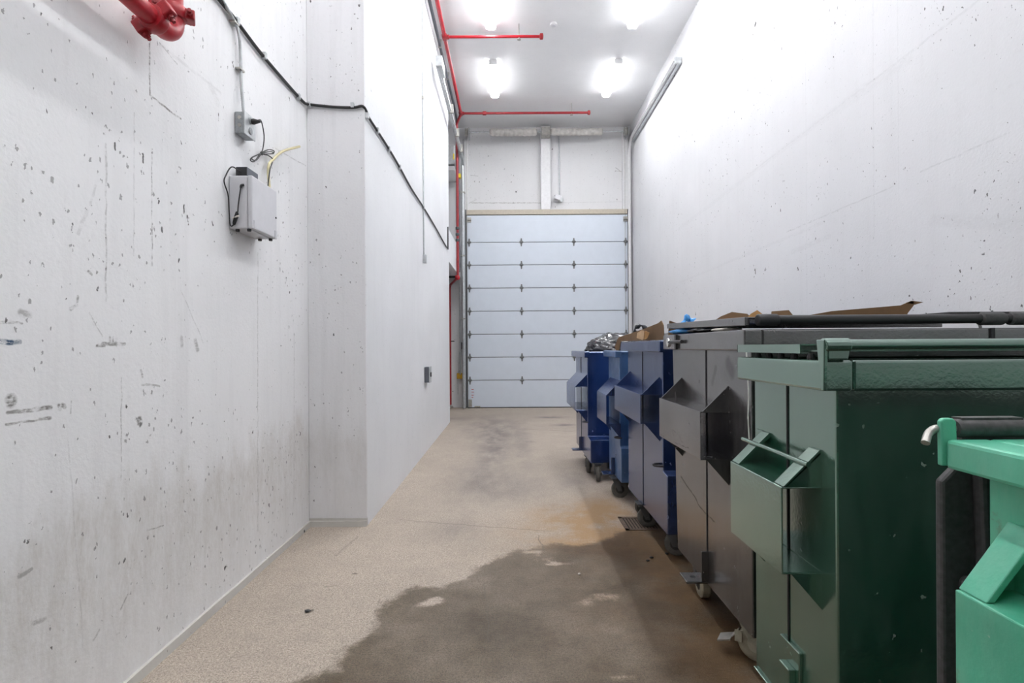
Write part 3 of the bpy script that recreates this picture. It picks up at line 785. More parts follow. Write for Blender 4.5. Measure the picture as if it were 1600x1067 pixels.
# pull cord conduit on the partition
pc = at_x(661, 400, XP)
pt = thing('thin_conduit', 'thin vertical grey conduit on the partition ending in a small switch', 'conduit', (XP, pc.y, pc.z))
MB().tube([(XP + .012, pc.y, pc.z), (XP + .012, pc.y, 6.03)], .0085, 8).build('tubing', M['galv'], pt, smooth=True)
za, zb_ = at_x(661, 398, XP).z, at_x(661, 411, XP).z
MB().box((XP + .001, pc.y - .03, zb_), (XP + .045, pc.y + .03, za)).build('switch_box', M['galv'], pt, bevel=.005)
MB().box((XP + .001, pc.y - .02, 4.6), (XP + .024, pc.y + .02, 4.63)).build('strap', M['zinc'], pt)
# outlet on partition
po = at_x(664, 586, XP)
pb = thing('wall_switch_box', 'dark grey electrical box low on the partition', 'outlet', (XP, po.y, po.z))
za, zb_ = at_x(665, 573, XP).z, at_x(665, 597, XP).z
MB().box((XP + .001, po.y - .05, zb_), (XP + .06, po.y + .12, za)).build('box', M['dark_grey_box'], pb, bevel=.005)
MB().box((XP + .06, po.y - .055, zb_ - .005), (XP + .068, po.y + .125, za + .005)).build('cover_plate', M['galv'], pb, bevel=.003)
MB().box((XP + .068, po.y + .02, (za + zb_) / 2 - .03), (XP + .08, po.y + .06, (za + zb_) / 2 + .03)).build('lever', M['black_plastic'], pb, bevel=.003)

# ================================================================== DOOR TRACKS, CONDUITS, SPRING SHAFT
def track(name, label, X, z, y0, zlow, mat, wide=.05, s=1, rad=.35):
    """C-channel rail: along the room under the ceiling, then curving down beside the door"""
    t_ = thing(name, label, 'track', (X, 11.6, 0))
    yv = 11.62
    pth = [(y0, z)] + [(yv - rad + rad * math.sin(a), z - rad + rad * math.cos(a)) for a in [math.pi / 2 * k / 8 for k in range(9)]] + [(yv, zlow)]
    mb = MB()
    def strip(x0, x1, o0, o1):
        ins, outs = [], []
        n = len(pth)
        for i, (y, zz) in enumerate(pth):
            a, b = pth[max(i - 1, 0)], pth[min(i + 1, n - 1)]
            d = Vector((b[0] - a[0], b[1] - a[1])).normalized(); nn = Vector((-d.y, d.x))
            for lst, o in ((ins, o0), (outs, o1)):
                lst.append([mb.bm.verts.new((x, y + nn.x * o, zz + nn.y * o)) for x in (x0, x1)])
        for i in range(n - 1):
            a, b, c_, d_ = ins[i], ins[i + 1], outs[i], outs[i + 1]
            for f in ((a[0], a[1], b[1], b[0]), (c_[0], d_[0], d_[1], c_[1]), (a[0], b[0], d_[0], c_[0]), (a[1], c_[1], d_[1], b[1])):
                mb.bm.faces.new(f)
        mb.bm.faces.new((ins[0][0], outs[0][0], outs[0][1], ins[0][1])); mb.bm.faces.new((ins[-1][0], ins[-1][1], outs[-1][1], outs[-1][0]))
    strip(X, X + s * .004, -wide / 2, wide / 2)
    strip(X, X - s * .03, wide / 2, wide / 2 - .004)
    strip(X, X - s * .03, -wide / 2, -wide / 2 + .004)
    mb.build('rail', mat, t_)
    return t_
ar, br = ray(1057, 95)
XT = 2.70
tr = track('door_track', 'white channel track running from the overhead door along the right wall', XT, EYE + br / ar * XT, XT / ar, .02, M['white_steel'], .07)
zT = EYE + br / ar * XT
MB().box((XT + .01, XT / ar - .02, zT - .06), (XT + .07, 11.5, zT + .0)).build('hanger_angle', M['galv'], tr, bevel=.004)
MB().box((XT - .03, XT / ar - .03, zT - .05), (XT + .075, XT / ar + .02, zT + .05)).build('end_stop', M['galv'], tr, bevel=.004)
for y in (8.8, 9.8, 10.8):
    MB().box((XT - .01, y - .03, zT + .03), (XT + .075, y + .03, zT + .05)).build('bracket', M['white_steel'], tr)
MB().tube([(XT + .04, 11.72, .02), (XT + .04, 11.72, 5.9)], .026, 10).build('guard_pipe', M['white_steel'], tr, smooth=True)
al, bl = ray(688, 103)
XT2 = -1.0
zT2 = EYE + bl / al * XT2
tl = track('door_track', 'galvanised channel track curving down beside the left edge of the overhead door', XT2, zT2, XT2 / al, .02, M['galv'], .07, 1)
MB().box((XT2 - .05, XT2 / al - .05, zT2 - .06), (XT2 - .01, 11.2, zT2 - .02)).build('hanger_angle', M['galv'], tl, bevel=.004)
MB().box((XT2 - .055, XT2 / al - .1, zT2 - .05), (XT2 + .04, XT2 / al + .25, zT2 + .10)).build('splice_plate', M['galv'], tl, bevel=.004)
for y in (9.0, 10.0, 10.8):
    MB().box((XT2 - .04, y - .02, zT2 - .07), (XT2 + .04, y + .02, zT2 + .08)).build('bracket', M['zinc'], tl)
MB().box((dl - .035, DY - .05, .02), (dl - .01, DY + .03, 4.5)).build('jamb_angle', M['dark_metal'], tl)
MB().box((dr + .004, DY - .05, .02), (dr + .012, DY + .03, 4.5)).build('jamb_angle', M['dark_metal'], tr)

ys_ = 11.58
zsft = at_y(850, 206, ys_).z
ss = thing('spring_shaft', 'steel shaft with two pale torsion springs over the overhead door', 'spring shaft', ((dl + dr) / 2, ys_, zsft))
MB().tube([(dl - .02, ys_, zsft), (dr - .02, ys_, zsft)], .016, 10).build('shaft', M['galv'], ss, smooth=True)
for p0, p1 in ((766, 838), (862, 940)):
    x0, x1 = at_y(p0, 206, ys_).x, at_y(p1, 206, ys_).x
    n = 90
    pts = [(x0 + (x1 - x0) * i / n, ys_, zsft - .012 * math.sin(math.pi * i / n)) for i in range(n + 1)]
    rr_ = [.070 + .010 * abs(math.sin(i * math.pi / 9)) + .004 * noise.noise(Vector((i * .4, p0, 0))) for i in range(n + 1)]
    MB().tube(pts, rr_, 16).build('spring', M['spring'], ss, smooth=True)
    for x in (x0, x1):
        MB().lathe((x - .02, ys_, zsft), (1, 0, 0), [(.03, 0), (.06, .004), (.06, .036), (.03, .04)], 14).build('winding_cone', M['zinc'], ss, smooth=True)
xm = (xa + xb) / 2
MB().box((xm - .10, ys_ - .05, zsft - .08), (xm + .10, YB - .14, zsft + .10)).build('centre_bracket', M['zinc'], ss, bevel=.006)
for x in (dl + .02, dr - .08):
    MB().lathe((x - .04, ys_, zsft), (1, 0, 0), [(.05, 0), (.095, .01), (.075, .02), (.075, .06), (.095, .07), (.05, .08)], 18).build('cable_drum', M['zinc'], ss, smooth=True)
    MB().box((x + .045, ys_ - .05, zsft - .1), (x + .06, YB - .10, zsft + .1)).build('end_bracket', M['galv'], ss, bevel=.003)
for x in (dl + .005, dr - .07):
    MB().tube([(x, DY - .06, .2), (x, DY - .06, zsft)], .004, 6).build('lift_cable', M['zinc'], ss)

# motion sensor on its conduit over the door
sn = at_y(874, 312, YB)
sx = at_y(873.5, 260, YB).x
st_ = thing('motion_sensor', 'small white motion sensor on a thin conduit above the door', 'sensor', (sn.x, YB, sn.z))
MB().tube([(sx, YB - .02, sn.z), (sx, YB - .02, zsft + .08)], .013, 8).build('tubing', M['galv'], st_, smooth=True)
MB().box((sn.x - .03, YB - .06, sn.z - .06), (sn.x + .07, YB - .001, sn.z + .06)).build('mount', M['galv'], st_, bevel=.006)
hd = MB().box((sn.x - .12, YB - .17, sn.z - .06), (sn.x + .03, YB - .065, sn.z + .05))
bmesh.ops.rotate(hd.bm, cent=(sn.x, YB - .1, sn.z), matrix=Matrix.Rotation(.35, 3, 'Y'), verts=hd.bm.verts[:])
hd.build('sensor_head', M['white_plastic'], st_, bevel=.012)

# conduits left of the door
def conduit(name, label, pts, r_, mat, cat='conduit', group=None):
    return tag(MB().tube(pts, r_, 10).build(name, mat, smooth=True), label, cat, group)
cX = -1.105
cz = 6.27
ct = thing('black_conduit', 'dark conduit hugging the top of the partition and dropping by the door', 'conduit', (cX, 10.9, cz))
MB().tube([(cX, -.5, cz), (cX, 10.7, cz)] + smooth_path([(cX, 10.7, cz), (cX, 10.95, cz - .04), (cX + .01, 11.12, cz - .3), (cX + .015, 11.15, cz - .6)], 5)[1:] + [Vector((cX + .015, 11.15, 3.0))], .024, 10).build('tubing', M['dark_grey_box'], ct, smooth=True)
for y in (8.4, 9.4):
    MB().box((cX - .03, y - .015, cz - .03), (cX + .03, y + .015, cz + .10)).build('strap', M['zinc'], ct)
MB().box((cX - .02, 11.08, 5.02), (cX + .07, 11.2, 5.1)).build('clip', M['bright_yellow'], ct, bevel=.004)
gp = at_y(723.5, 420, 11.45)
ct2 = thing('grey_conduit', 'wide grey conduit standing upright beside the left edge of the door', 'conduit', (gp.x, 11.45, 0))
MB().tube([(gp.x, 11.5, .03), (gp.x, 11.5, 5.6)], .034, 12).build('tubing', M['galv'], ct2, smooth=True)
for z in (2.0, 3.4, 4.8):
    MB().box((gp.x - .05, 11.46, z), (gp.x + .05, 11.55, z + .03)).build('strap', M['zinc'], ct2)
g2 = at_y(718.5, 520, 11.75)
conduit('thin_conduit', 'thin grey conduit down the back wall above the yellow box', [(g2.x, 11.8, .76), (g2.x, 11.8, 2.9)], .014, M['galv'])
yb = at_y(720, 587.5, 11.8)
yl = thing('junction_box', 'ochre yellow junction box on the back wall left of the door', 'junction box', (yb.x, YB, yb.z))
MB().box((yb.x - .09, YB - .1, yb.z - .065), (yb.x + .095, YB - .002, yb.z + .065)).build('box', M['yellow'], yl, bevel=.008)
MB().box((yb.x - .02, YB - .106, yb.z - .07), (yb.x - .005, YB - .1, yb.z + .07)).build('cover_edge', M['yellow'], yl)
MB().tube([(yb.x - .07, YB - .05, yb.z - .06), (yb.x - .07, YB - .05, yb.z - .42)], .010, 8).build('tubing', M['galv'], yl, smooth=True)
MB().tube(smooth_path([(yb.x - .05, YB - .05, yb.z + .06), (yb.x - .04, YB - .05, yb.z + .5), (yb.x + .02, YB - .05, yb.z + .62), (yb.x + .03, YB - .06, yb.z + .75)], 4), .009, 8).build('flex_lead', M['galv'], yl, smooth=True)
MB().tube(smooth_path([(yb.x + .08, YB - .05, yb.z + .06), (yb.x + .05, YB - .05, yb.z + .35), (yb.x + .0, YB - .05, yb.z + .55)], 4), .007, 8).build('flex_lead', M['galv'], yl, smooth=True)
bd = at_y(722.5, 540, 11.75)
bs_ = thing('door_switch', 'small black door switch above the yellow junction box', 'switch', (bd.x, YB, bd.z))
MB().box((bd.x - .032, 11.80, bd.z - .08), (bd.x + .03, YB - .002, bd.z + .08)).build('body', M['black_plastic'], bs_, bevel=.006)
for z in (-.035, .035):
    MB().lathe((bd.x, 11.80, bd.z + z), (0, -1, 0), [(.016, 0), (.014, .012)], 10).build('button', M['dark_grey_box'], bs_)
# dark pipe under the beam
conduit('dark_pipe', 'short dark pipe under the beam at the back left', [(-1.75, 11.3, 2.92), (-1.14, 11.3, 2.92)], .022, M['black_steel'], 'pipe')
# unit in the upper recess
ub = at_y(709, 250, 11.5)
un = thing('heater_unit', 'grey metal unit high in the recess left of the door', 'heater', (ub.x, 11.6, ub.z - .3))
MB().box((ub.x - .45, 11.2, ub.z - .2), (ub.x + .05, 11.8, ub.z + .22)).build('case', M['galv'], un, bevel=.01)
MB().box((ub.x - .45, 11.1, ub.z - .36), (ub.x + .06, YB - .002, ub.z - .27)).build('shelf', M['white_steel'], un, bevel=.005)
for x in (-.4, .01):
    MB().box((ub.x + x, 11.3, ub.z - .27), (ub.x + x + .03, 11.7, ub.z - .2)).build('foot', M['black_steel'], un)
MB().box((ub.x + .02, 11.18, ub.z - .1), (ub.x + .045, 11.2, ub.z + .02)).build('tag_plate', M['bright_yellow'], un)
# ceiling junction box
jb = at_z(865, 37, H)
jt = thing('ceiling_box', 'small white junction box on the ceiling between the light rows', 'junction box', (jb.x, jb.y, H))
MB().lathe((jb.x, jb.y, H - .03), (0, 0, 1), [(.05, 0), (.055, .006), (.055, .03)], 20).build('box', M['white_steel'], jt, smooth=True)
MB().lathe((jb.x, jb.y, H - .036), (0, 0, 1), [(.03, 0), (.034, .006)], 16).build('cover', M['white_plastic'], jt)

# ================================================================== FLOOR DRAIN
d0 = at_z(968, 813, 0); d1 = at_z(995, 829, 0)
fd = thing('floor_drain', 'rusty square drain grate in the floor beside the front blue bin', 'drain', (1.0, 4.05, 0))
dx0, dx1, dy0, dy1 = d0.x + .0, d0.x + .42, d1.y, d1.y + .30
MB().box((dx0 + .01, dy0 + .01, .0005), (dx1 - .01, dy1 - .01, .0015)).build('pit', M['drain_dark'], fd)  # thin dark plate, paints the shade below the bars
MB().box((dx0, dy0, .0006), (dx0 + .03, dy1, .006)).box((dx1 - .03, dy0, .0006), (dx1, dy1, .006)).box((dx0, dy0, .0006), (dx1, dy0 + .03, .006)).box((dx0, dy1 - .03, .0006), (dx1, dy1, .006)).build('frame', M['drain'], fd)
for i in range(15):
    x = dx0 + .04 + i * .0235
    MB().box((x, dy0 + .03, .0016), (x + .015, dy1 - .03, .0045)).build('bar', M['drain'], fd)

# ================================================================== BINS
def ring_box(mb, x0, x1, y0, y1, z0, z1, w):
    mb.box((x0, y0, z0), (x0 + w, y1, z1)); mb.box((x1 - w, y0, z0), (x1, y1, z1))
    mb.box((x0 + w, y0, z0), (x1 - w, y0 + w, z1)); mb.box((x0 + w, y1 - w, z0), (x1 - w, y1, z1))

def caster(parent, x, y, zb, ang, dia=.15, brake=False, tread=None, wide=.042):
    """swivel caster; ang = heading of the wheel in the floor plane"""
    ca, sa = math.cos(ang), math.sin(ang)
    fw, ax = Vector((ca, sa, 0)), Vector((-sa, ca, 0))
    rr = dia / 2
    wc = Vector((x, y, rr)) - fw * .035
    k = MB()
    k.box((x - .05, y - .05, zb - .008), (x + .05, y + .05, zb))
    k.lathe((x, y, zb - .03), (0, 0, 1), [(.03, 0), (.034, .008), (.034, .022)], 16)
    for s in (-1, 1):
        o = ax * s * (wide / 2 + .009)
        up = Vector((x, y, zb - .026))
        pts = [up + o + fw * .03, up + o - fw * .035, wc + o - fw * .018 + Vector((0, 0, -.012)), wc + o + fw * .016 + Vector((0, 0, -.012))]
        k.prism(pts, ax * s * .004)
    k.prism([Vector((x, y, zb - .03)) + fw * .03 + ax * (wide / 2 + .013), Vector((x, y, zb - .03)) - fw * .035 + ax * (wide / 2 + .013),
             Vector((x, y, zb - .03)) - fw * .035 - ax * (wide / 2 + .013), Vector((x, y, zb - .03)) + fw * .03 - ax * (wide / 2 + .013)], (0, 0, .006))
    k.tube([wc + ax * (wide / 2 + .016), wc - ax * (wide / 2 + .016)], .008, 8)
    cs = k.build('caster', M['cream_steel'] if brake else M['dark_metal'], parent)
    MB().lathe(wc - ax * wide / 2, ax, [(rr - .022, 0), (rr - .008, .001), (rr, .008), (rr, wide - .008), (rr - .008, wide - .001), (rr - .022, wide)], 28).build('tyre', tread or M['tread'], cs, smooth=True)
    MB().lathe(wc - ax * (wide / 2 + .002), ax, [(.018, 0), (rr - .03, .003), (rr - .021, .002), (rr - .021, wide + .002), (rr - .03, wide + .001), (.018, wide + .004)], 24).build('hub', M['cream_steel'] if brake else M['rubber'], cs, smooth=True)
    if brake:
        b0 = Vector((x, y, 0)) + fw * .02
        pd = MB()
        e = fw * .10
        pd.prism([b0 + e * .2 + ax * .02 + Vector((0, 0, .11)), b0 + e * .5 + ax * .02 + Vector((0, 0, .075)), b0 + e * .5 - ax * .02 + Vector((0, 0, .075)), b0 + e * .2 - ax * .02 + Vector((0, 0, .11))], (0, 0, .006))
        pd.prism([b0 + e * .5 + ax * .035 + Vector((0, 0, .07)), b0 + e * 1.05 + ax * .035 + Vector((0, 0, .05)), b0 + e * 1.05 - ax * .035 + Vector((0, 0, .05)), b0 + e * .5 - ax * .035 + Vector((0, 0, .07))], (0, 0, .008))
        pd.build('brake_pedal', M['zinc'], cs)
        MB().prism([b0 + ax * (wide / 2 + .016) + Vector((0, 0, .08)), b0 + fw * .03 + ax * (wide / 2 + .016) + Vector((0, 0, .08)), b0 + fw * .03 + ax * (wide / 2 + .016) + Vector((0, 0, .13)), b0 + ax * (wide / 2 + .016) + Vector((0, 0, .13))], ax * .004).build('brake_plate', M['cream_steel'], cs)
    return cs

def fork_pocket(root, X, prot, ya, yb, za, zb, mat, style, gus=.10, rod=False, tw=.006):
    """open-ended sleeve welded to the aisle face; style gusset / flange / slope"""
    Xp = X - prot
    mb = MB()
    if style == 'slope':
        pts = [(X, zb - .0), (Xp, zb + .0), (Xp, za), (X, za + gus * 1.1)]
    # plate, top and bottom as one bent sheet
    sec = [(X, za), (Xp, za), (Xp, zb), (X, zb)]
    inn = [(X, za - tw), (Xp + tw, za - tw), (Xp + tw, zb + tw), (X, zb + tw)]
    prof = sec + inn[::-1]
    mb.prism([(x, ya, z) for x, z in prof], (0, yb - ya, 0))
    pk = mb.build('fork_pocket', mat, root, bevel=.004)
    for y in (ya, yb):
        yy = y if y == ya else y - tw
        MB().prism([(X, yy, za), (Xp + .012, yy, za), (X, yy, za + gus)], (0, tw, 0)).build('gusset', mat, pk)
        MB().prism([(X, yy, zb), (Xp + .03, yy, zb), (X, yy, zb - gus)], (0, tw, 0)).build('gusset', mat, pk)
    if style == 'flange':
        for y in (ya, yb):
            y0_, y1_ = (y, y + .055) if y == ya else (y - .055, y)
            MB().prism([(Xp + .006, y0_, za + .001), (Xp + .02, y0_, za + .001), (X, y0_, za + gus - .01), (X, y0_, za + gus + .004), (X - .006, y0_, za + gus + .004)], (0, y1_ - y0_, 0)).build('gusset_flange', mat, pk, bevel=.002)
    if style == 'slope':
        MB().prism([(Xp + .004, ya, za), (X, ya, za + gus), (X, ya, za + gus - .008), (Xp + .014, ya, za)], (0, yb - ya, 0)).build('sloped_cover', mat, pk)
    if rod:
        MB().tube([(X - prot * .42, ya - .02, za + gus * .56 + .012), (X - prot * .42, yb + .05, za + gus * .56 + .012)], .0075, 10).build('rod', mat, pk, smooth=True)
    return pk

def make_bin(label, X, X1, ya, yb, zb, zt, rim_h, mat, over=.045, chamfer=None, rim_sides=True, taper=0.0, seam=True, over_y=.03):
    t_ = thing('waste_bin', label, 'bin', (X, (ya + yb) / 2, 0), 'wheeled steel waste bins along the right wall')
    if chamfer:
        out, z1, z0 = chamfer
        prof = [(ya, zt - .01), (ya, z1), (ya - out, z0), (ya - out, zb), (yb, zb), (yb, zt - .01)]
    else:
        prof = [(ya, zt - .01), (ya, zb), (yb - taper, zb), (yb, zt - .01)]
    mb = MB().prism([(X, y, z) for y, z in prof], (X1 - X, 0, 0))
    bm = mb.bm
    bmesh.ops.recalc_face_normals(bm, faces=bm.faces[:])
    topf = [f for f in bm.faces if f.normal.z > .9 and f.calc_center_median().z > zt - .02]
    bmesh.ops.delete(bm, geom=topf, context='FACES')
    body = mb.build('body', mat, t_, bevel=.006, segs=2)
    so = body.modifiers.new('sheet', 'SOLIDIFY'); so.thickness = .005; so.offset = -1
    rm = MB()
    w = over + .03
    if rim_sides:
        ring_box(rm, X - over, X1 + over * .4, ya - over_y, yb + over_y, zt - rim_h, zt, w)
    else:
        rm.box((X - over, ya - over_y, zt - rim_h), (X + .012, yb + over_y, zt)); rm.box((X1 - .012, ya - over_y, zt - rim_h), (X1 + over * .4, yb + over_y, zt))
        rm.box((X + .012, ya - .006, zt - .03), (X1 - .012, ya + .012, zt - .004)); rm.box((X + .012, yb - .012, zt - .03), (X1 - .012, yb + .006, zt - .004))
    rm.build('rim', mat, t_, bevel=.007)
    if seam:
        ym = (ya + yb - taper) / 2 + .01
        s_ = MB().box((X - .0035, ym - .004, zb + .01), (X, ym + .004, zt - rim_h)).build('weld_seam', M['seam_dark'], t_)
    return t_

def hitch(root, X, y, z, mat, s=1.0):
    h_ = MB().box((X - .11 * s, y, z), (X, y + .11 * s, z + .012)).build('hitch_plate', mat, root, bevel=.003)
    MB().box((X - .035, y - .0, z + .012), (X, y + .012, z + .16 * s)).build('upright', mat, h_, bevel=.002)
    MB().lathe((X - .06 * s, y + .055 * s, z + .0121), (0, 0, 1), [(.014, 0), (.014, .001)], 14).build('hole_shade', M['seam_dark'], h_)  # flat dark disc, paints the shade inside a hole

def loop(root, X, y, z, rr=.05):
    MB().tube([Vector((X + .006 - math.sin(a) * rr * 1.1, y - math.cos(a) * rr * .8, z)) for a in [math.pi * k / 12 for k in range(13)]], .0075, 8).build('loop_handle', M['black_steel'], root, smooth=True)

ZB = .185
# ---- A mint green, nearest
A = make_bin('mint green rusty waste bin cut off at the bottom right corner', .888, 2.66, .36, .965, ZB, 1.202, .056, M['mint'], over=.05, over_y=.035)
fork_pocket(A, .888, .10, .42, .922, .950, .70, M['mint'], 'flange', .115)
caster(A, 1.05, .46, ZB, 2.6); caster(A, 1.05, .86, ZB, 2.9)
caster(A, 2.5, .46, ZB, 2.6); caster(A, 2.5, .86, ZB, 2.9)
# bent rod, bracket and hinge sleeve on the far rim
hz = 1.221
MB().prism([(.832, 1.0, 1.15), (.864, 1.0, 1.15), (.861, 1.0, 1.236), (.855, 1.0, 1.242), (.837, 1.0, 1.242), (.831, 1.0, 1.236)], (0, .012, 0)).build('hinge_bracket', M['mint'], A, bevel=.003)
MB().tube([(2.6, 1.012, hz), (.84, 1.012, hz)] + smooth_path([(.84, 1.012, hz), (.828, 1.012, hz - .001), (.814, 1.01, hz - .010), (.800, 1.0, hz - .026)], 4)[1:], .0075, 12).build('hinge_rod', M['zinc'], A, smooth=True)
for x0, x1 in ((.866, 1.035), (1.062, 1.30), (1.33, 1.7)):
    MB().lathe((x0, 1.012, hz), (1, 0, 0), [(.016, 0), (.018, .004), (.018, x1 - x0 - .03), (.0155, x1 - x0)], 14).box((x0 + .01, 1.006, hz + .008), (x1 - .04, 1.03, hz + .021)).build('lid_hinge', M['gray_plastic'], A, smooth=True)
# plastic lid hanging down behind it
lid = MB()
yl0 = 1.045
zt_ = at_y(1476, 745, yl0).z
lx0 = at_y(1473, 900, yl0).x
lid.prism([(lx0 + .04, yl0, zt_ + .10), (lx0 + .04, yl0, zt_ + .03), (lx0, yl0, zt_ - .01), (lx0, yl0, .25), (2.6, yl0, .25), (2.6, yl0, zt_ + .10)], (0, .02, 0))
ld_ = lid.build('lid', M['gray_plastic'], A, bevel=.006)
for x in (lx0 + .055, lx0 + .5, lx0 + 1.0, lx0 + 1.4):
    MB().prism([(x, yl0, zt_ + .03), (x + .045, yl0, zt_ + .03), (x + .075, yl0, .3), (x + .03, yl0, .3)], (0, -.028, 0)).build('rib', M['gray_plastic'], ld_, bevel=.008)
MB().prism([(lx0 + .03, yl0, .91), (lx0 + .038, yl0, .92), (lx0 + .05, yl0, .92), (lx0 + .058, yl0, .91), (lx0 + .058, yl0, .62), (lx0 + .03, yl0, .62)], (0, -.012, 0)).build('grip', M['gray_plastic'], ld_, bevel=.004)

# ---- B dark green
B = make_bin('dark green steel waste bin with a bar along its rim, behind the mint green one', .92, 2.66, 1.465, 1.955, ZB - .01, 1.342, .085, M['green'], over=.052, over_y=.03)
fork_pocket(B, .92, .12, 1.535, 1.89, .965, .705, M['green'], 'flange', .105, rod=True)
MB().tube([(.90, 1.44, 1.384), (2.66, 1.44, 1.384)], .0165, 14).build('lid_bar', M['green'], B, smooth=True)
bk = MB()
bk.prism([(.862, 1.428, 1.258), (.862, 1.44, 1.258), (.862, 1.462, 1.40), (.862, 1.424, 1.40)], (.012, 0, 0))
bk.tube([(.868, 1.44, 1.383), (.938, 1.44, 1.383)], .0215, 14)
bk.prism([(.874, 1.425, 1.345), (.93, 1.425, 1.345), (.935, 1.425, 1.372), (.874, 1.425, 1.372)], (0, .03, 0))
bk.build('bar_bracket', M['green'], B, bevel=.003)
lidb = MB().box((.875, 1.56, 1.384), (2.66, 1.99, 1.388))
lidb.box((.872, 1.56, 1.360), (.876, 1.99, 1.388)); lidb.box((.872, 1.986, 1.360), (2.66, 1.99, 1.388)); lidb.box((.876, 1.56, 1.36), (.9, 1.99, 1.363))
lidb.box((.89, 1.48, 1.366), (2.66, 1.57, 1.370))
lidb.build('lid', M['green'], B)
for y in (1.55, 1.64, 1.72, 1.8, 1.88):
    MB().lathe((.90, y, 1.342), (0, 0, 1), [(.011, 0), (.012, .006), (.008, .018)], 8).build('lid_buffer', M['black_plastic'], B)
h_ = MB().box((.908, 1.64, .19), (.92, 1.757, .41)).build('hitch_plate', M['green'], B, bevel=.003)
MB().box((.885, 1.66, .19), (.908, 1.72, .345)).build('upright', M['green'], h_, bevel=.003)
MB().box((.910, 1.46, .172), (.93, 1.955, .178)).build('foot_flange', M['green'], B, bevel=.003)
for x in (1.06, 2.5):
    caster(B, x, 1.56, ZB - .01, 2.8); caster(B, x, 1.86, ZB - .01, 2.6)
MB().box((.915, 1.885, 1.02), (.92, 1.94, 1.075)).build('patch_plate', M['green'], B, bevel=.002)

# ---- C black
Cb = make_bin('scuffed black steel waste bin with a raised lid, behind the dark green one', .985, 2.66, 2.12, 3.15, ZB, 1.450, .087, M['black'], over=.045, taper=.08, over_y=.035)
fork_pocket(Cb, .985, .13, 2.34, 2.98, 1.088, .868, M['black'], 'gusset', .115)
zc = 1.488
MB().tube([(1.005, 2.10, zc), (2.68, 2.10, zc)], .0195, 14).build('lid_bar', M['black_steel'], Cb, smooth=True)
MB().lathe((1.0, 2.10, zc), (1, 0, 0), [(.020, 0), (.024, .004), (.024, .08), (.021, .085)], 14).build('bar_sleeve', M['black_plastic'], Cb, smooth=True)
for x in (1.90, 2.02):
    MB().lathe((x, 2.10, zc), (1, 0, 0), [(.021, 0), (.027, .005), (.027, .09), (.021, .1)], 14).box((x - .12, 2.10, zc + .018), (x + .08, 2.30, zc + .028)).build('lid_hinge', M['gray_plastic'], Cb, smooth=True)
MB().box((1.93, 2.078, 1.37), (1.945, 2.086, 1.45)).build('rim_joint', M['seam_dark'], Cb)
cl = MB().prism([(.965, 2.13, 1.466), (.965, 3.19, 1.492), (.965, 3.19, 1.522), (.965, 2.13, 1.502)], (.02, 0, 0))
cl.prism([(.985, 2.13, 1.494), (.985, 3.19, 1.514), (.985, 3.19, 1.522), (.985, 2.13, 1.502)], (1.66, 0, 0))
cl.prism([(.985, 3.17, 1.49), (.985, 3.19, 1.49), (.985, 3.19, 1.515), (.985, 3.17, 1.515)], (1.66, 0, 0))
cl.build('lid', M['black'], Cb, bevel=.003)
bl_ = MB().tube([(.928, 2.80, 1.408), (.928, 3.02, 1.408)], .010, 10).build('lid_latch', M['black_steel'], Cb, smooth=True)
MB().box((.926, 2.90, 1.365), (.938, 2.925, 1.448)).build('latch_strap', M['black_steel'], bl_)
MB().lathe((.938, 3.07, 1.405), (-1, 0, 0), [(.028, 0), (.026, .008), (.012, .012)], 12).build('latch_knob', M['chrome'], bl_)
hitch(Cb, .985, 2.59, .195, M['black'])
caster(Cb, 1.06, 2.90, ZB, 1.5, wide=.052, tread=M['cream_tyre']); caster(Cb, 1.05, 2.30, ZB, 2.55, brake=True, dia=.155, tread=M['cream_tyre'])
caster(Cb, 2.5, 2.90, ZB, 1.5); caster(Cb, 2.5, 2.30, ZB, 2.35)

# ---- D blue, front one
D = make_bin('front blue steel waste bin with cardboard piled in it, next to the black one', .99, 2.66, 3.375, 4.36, ZB, 1.42, .075, M['blue'], over=.045, chamfer=(.09, .572, .562), rim_sides=False, over_y=.085)
fork_pocket(D, .99, .13, 3.44, 4.28, 1.065, .868, M['blue'], 'gusset', .115)
loop(D, .99, 3.42, .60)
caster(D, 1.06, 3.45, ZB, 2.7); caster(D, 1.01, 3.98, ZB, 3.0); caster(D, 1.12, 4.28, ZB, .4)
caster(D, 2.5, 3.42, ZB, 2.0); caster(D, 2.5, 4.28, ZB, 2.0)
# ---- E blue, middle
E = make_bin('middle blue waste bin, bleached along its edge and half hidden by the front one', .968, 2.66, 4.60, 5.10, ZB, 1.345, .06, M['blue_bleached'], over=.045, chamfer=(.05, .50, .49), rim_sides=False, seam=False, over_y=.04)
fork_pocket(E, .968, .13, 4.55, 5.02, .955, .70, M['blue'], 'slope', .13)
hitch(E, .968, 4.82, .19, M['blue'], 1.0)
loop(E, .968, 4.58, .58)
caster(E, .965, 4.76, ZB, 3.0, dia=.155); caster(E, 1.1, 5.0, ZB, .6)
caster(E, 2.5, 4.68, ZB, 2.0); caster(E, 2.5, 5.0, ZB, 2.0)
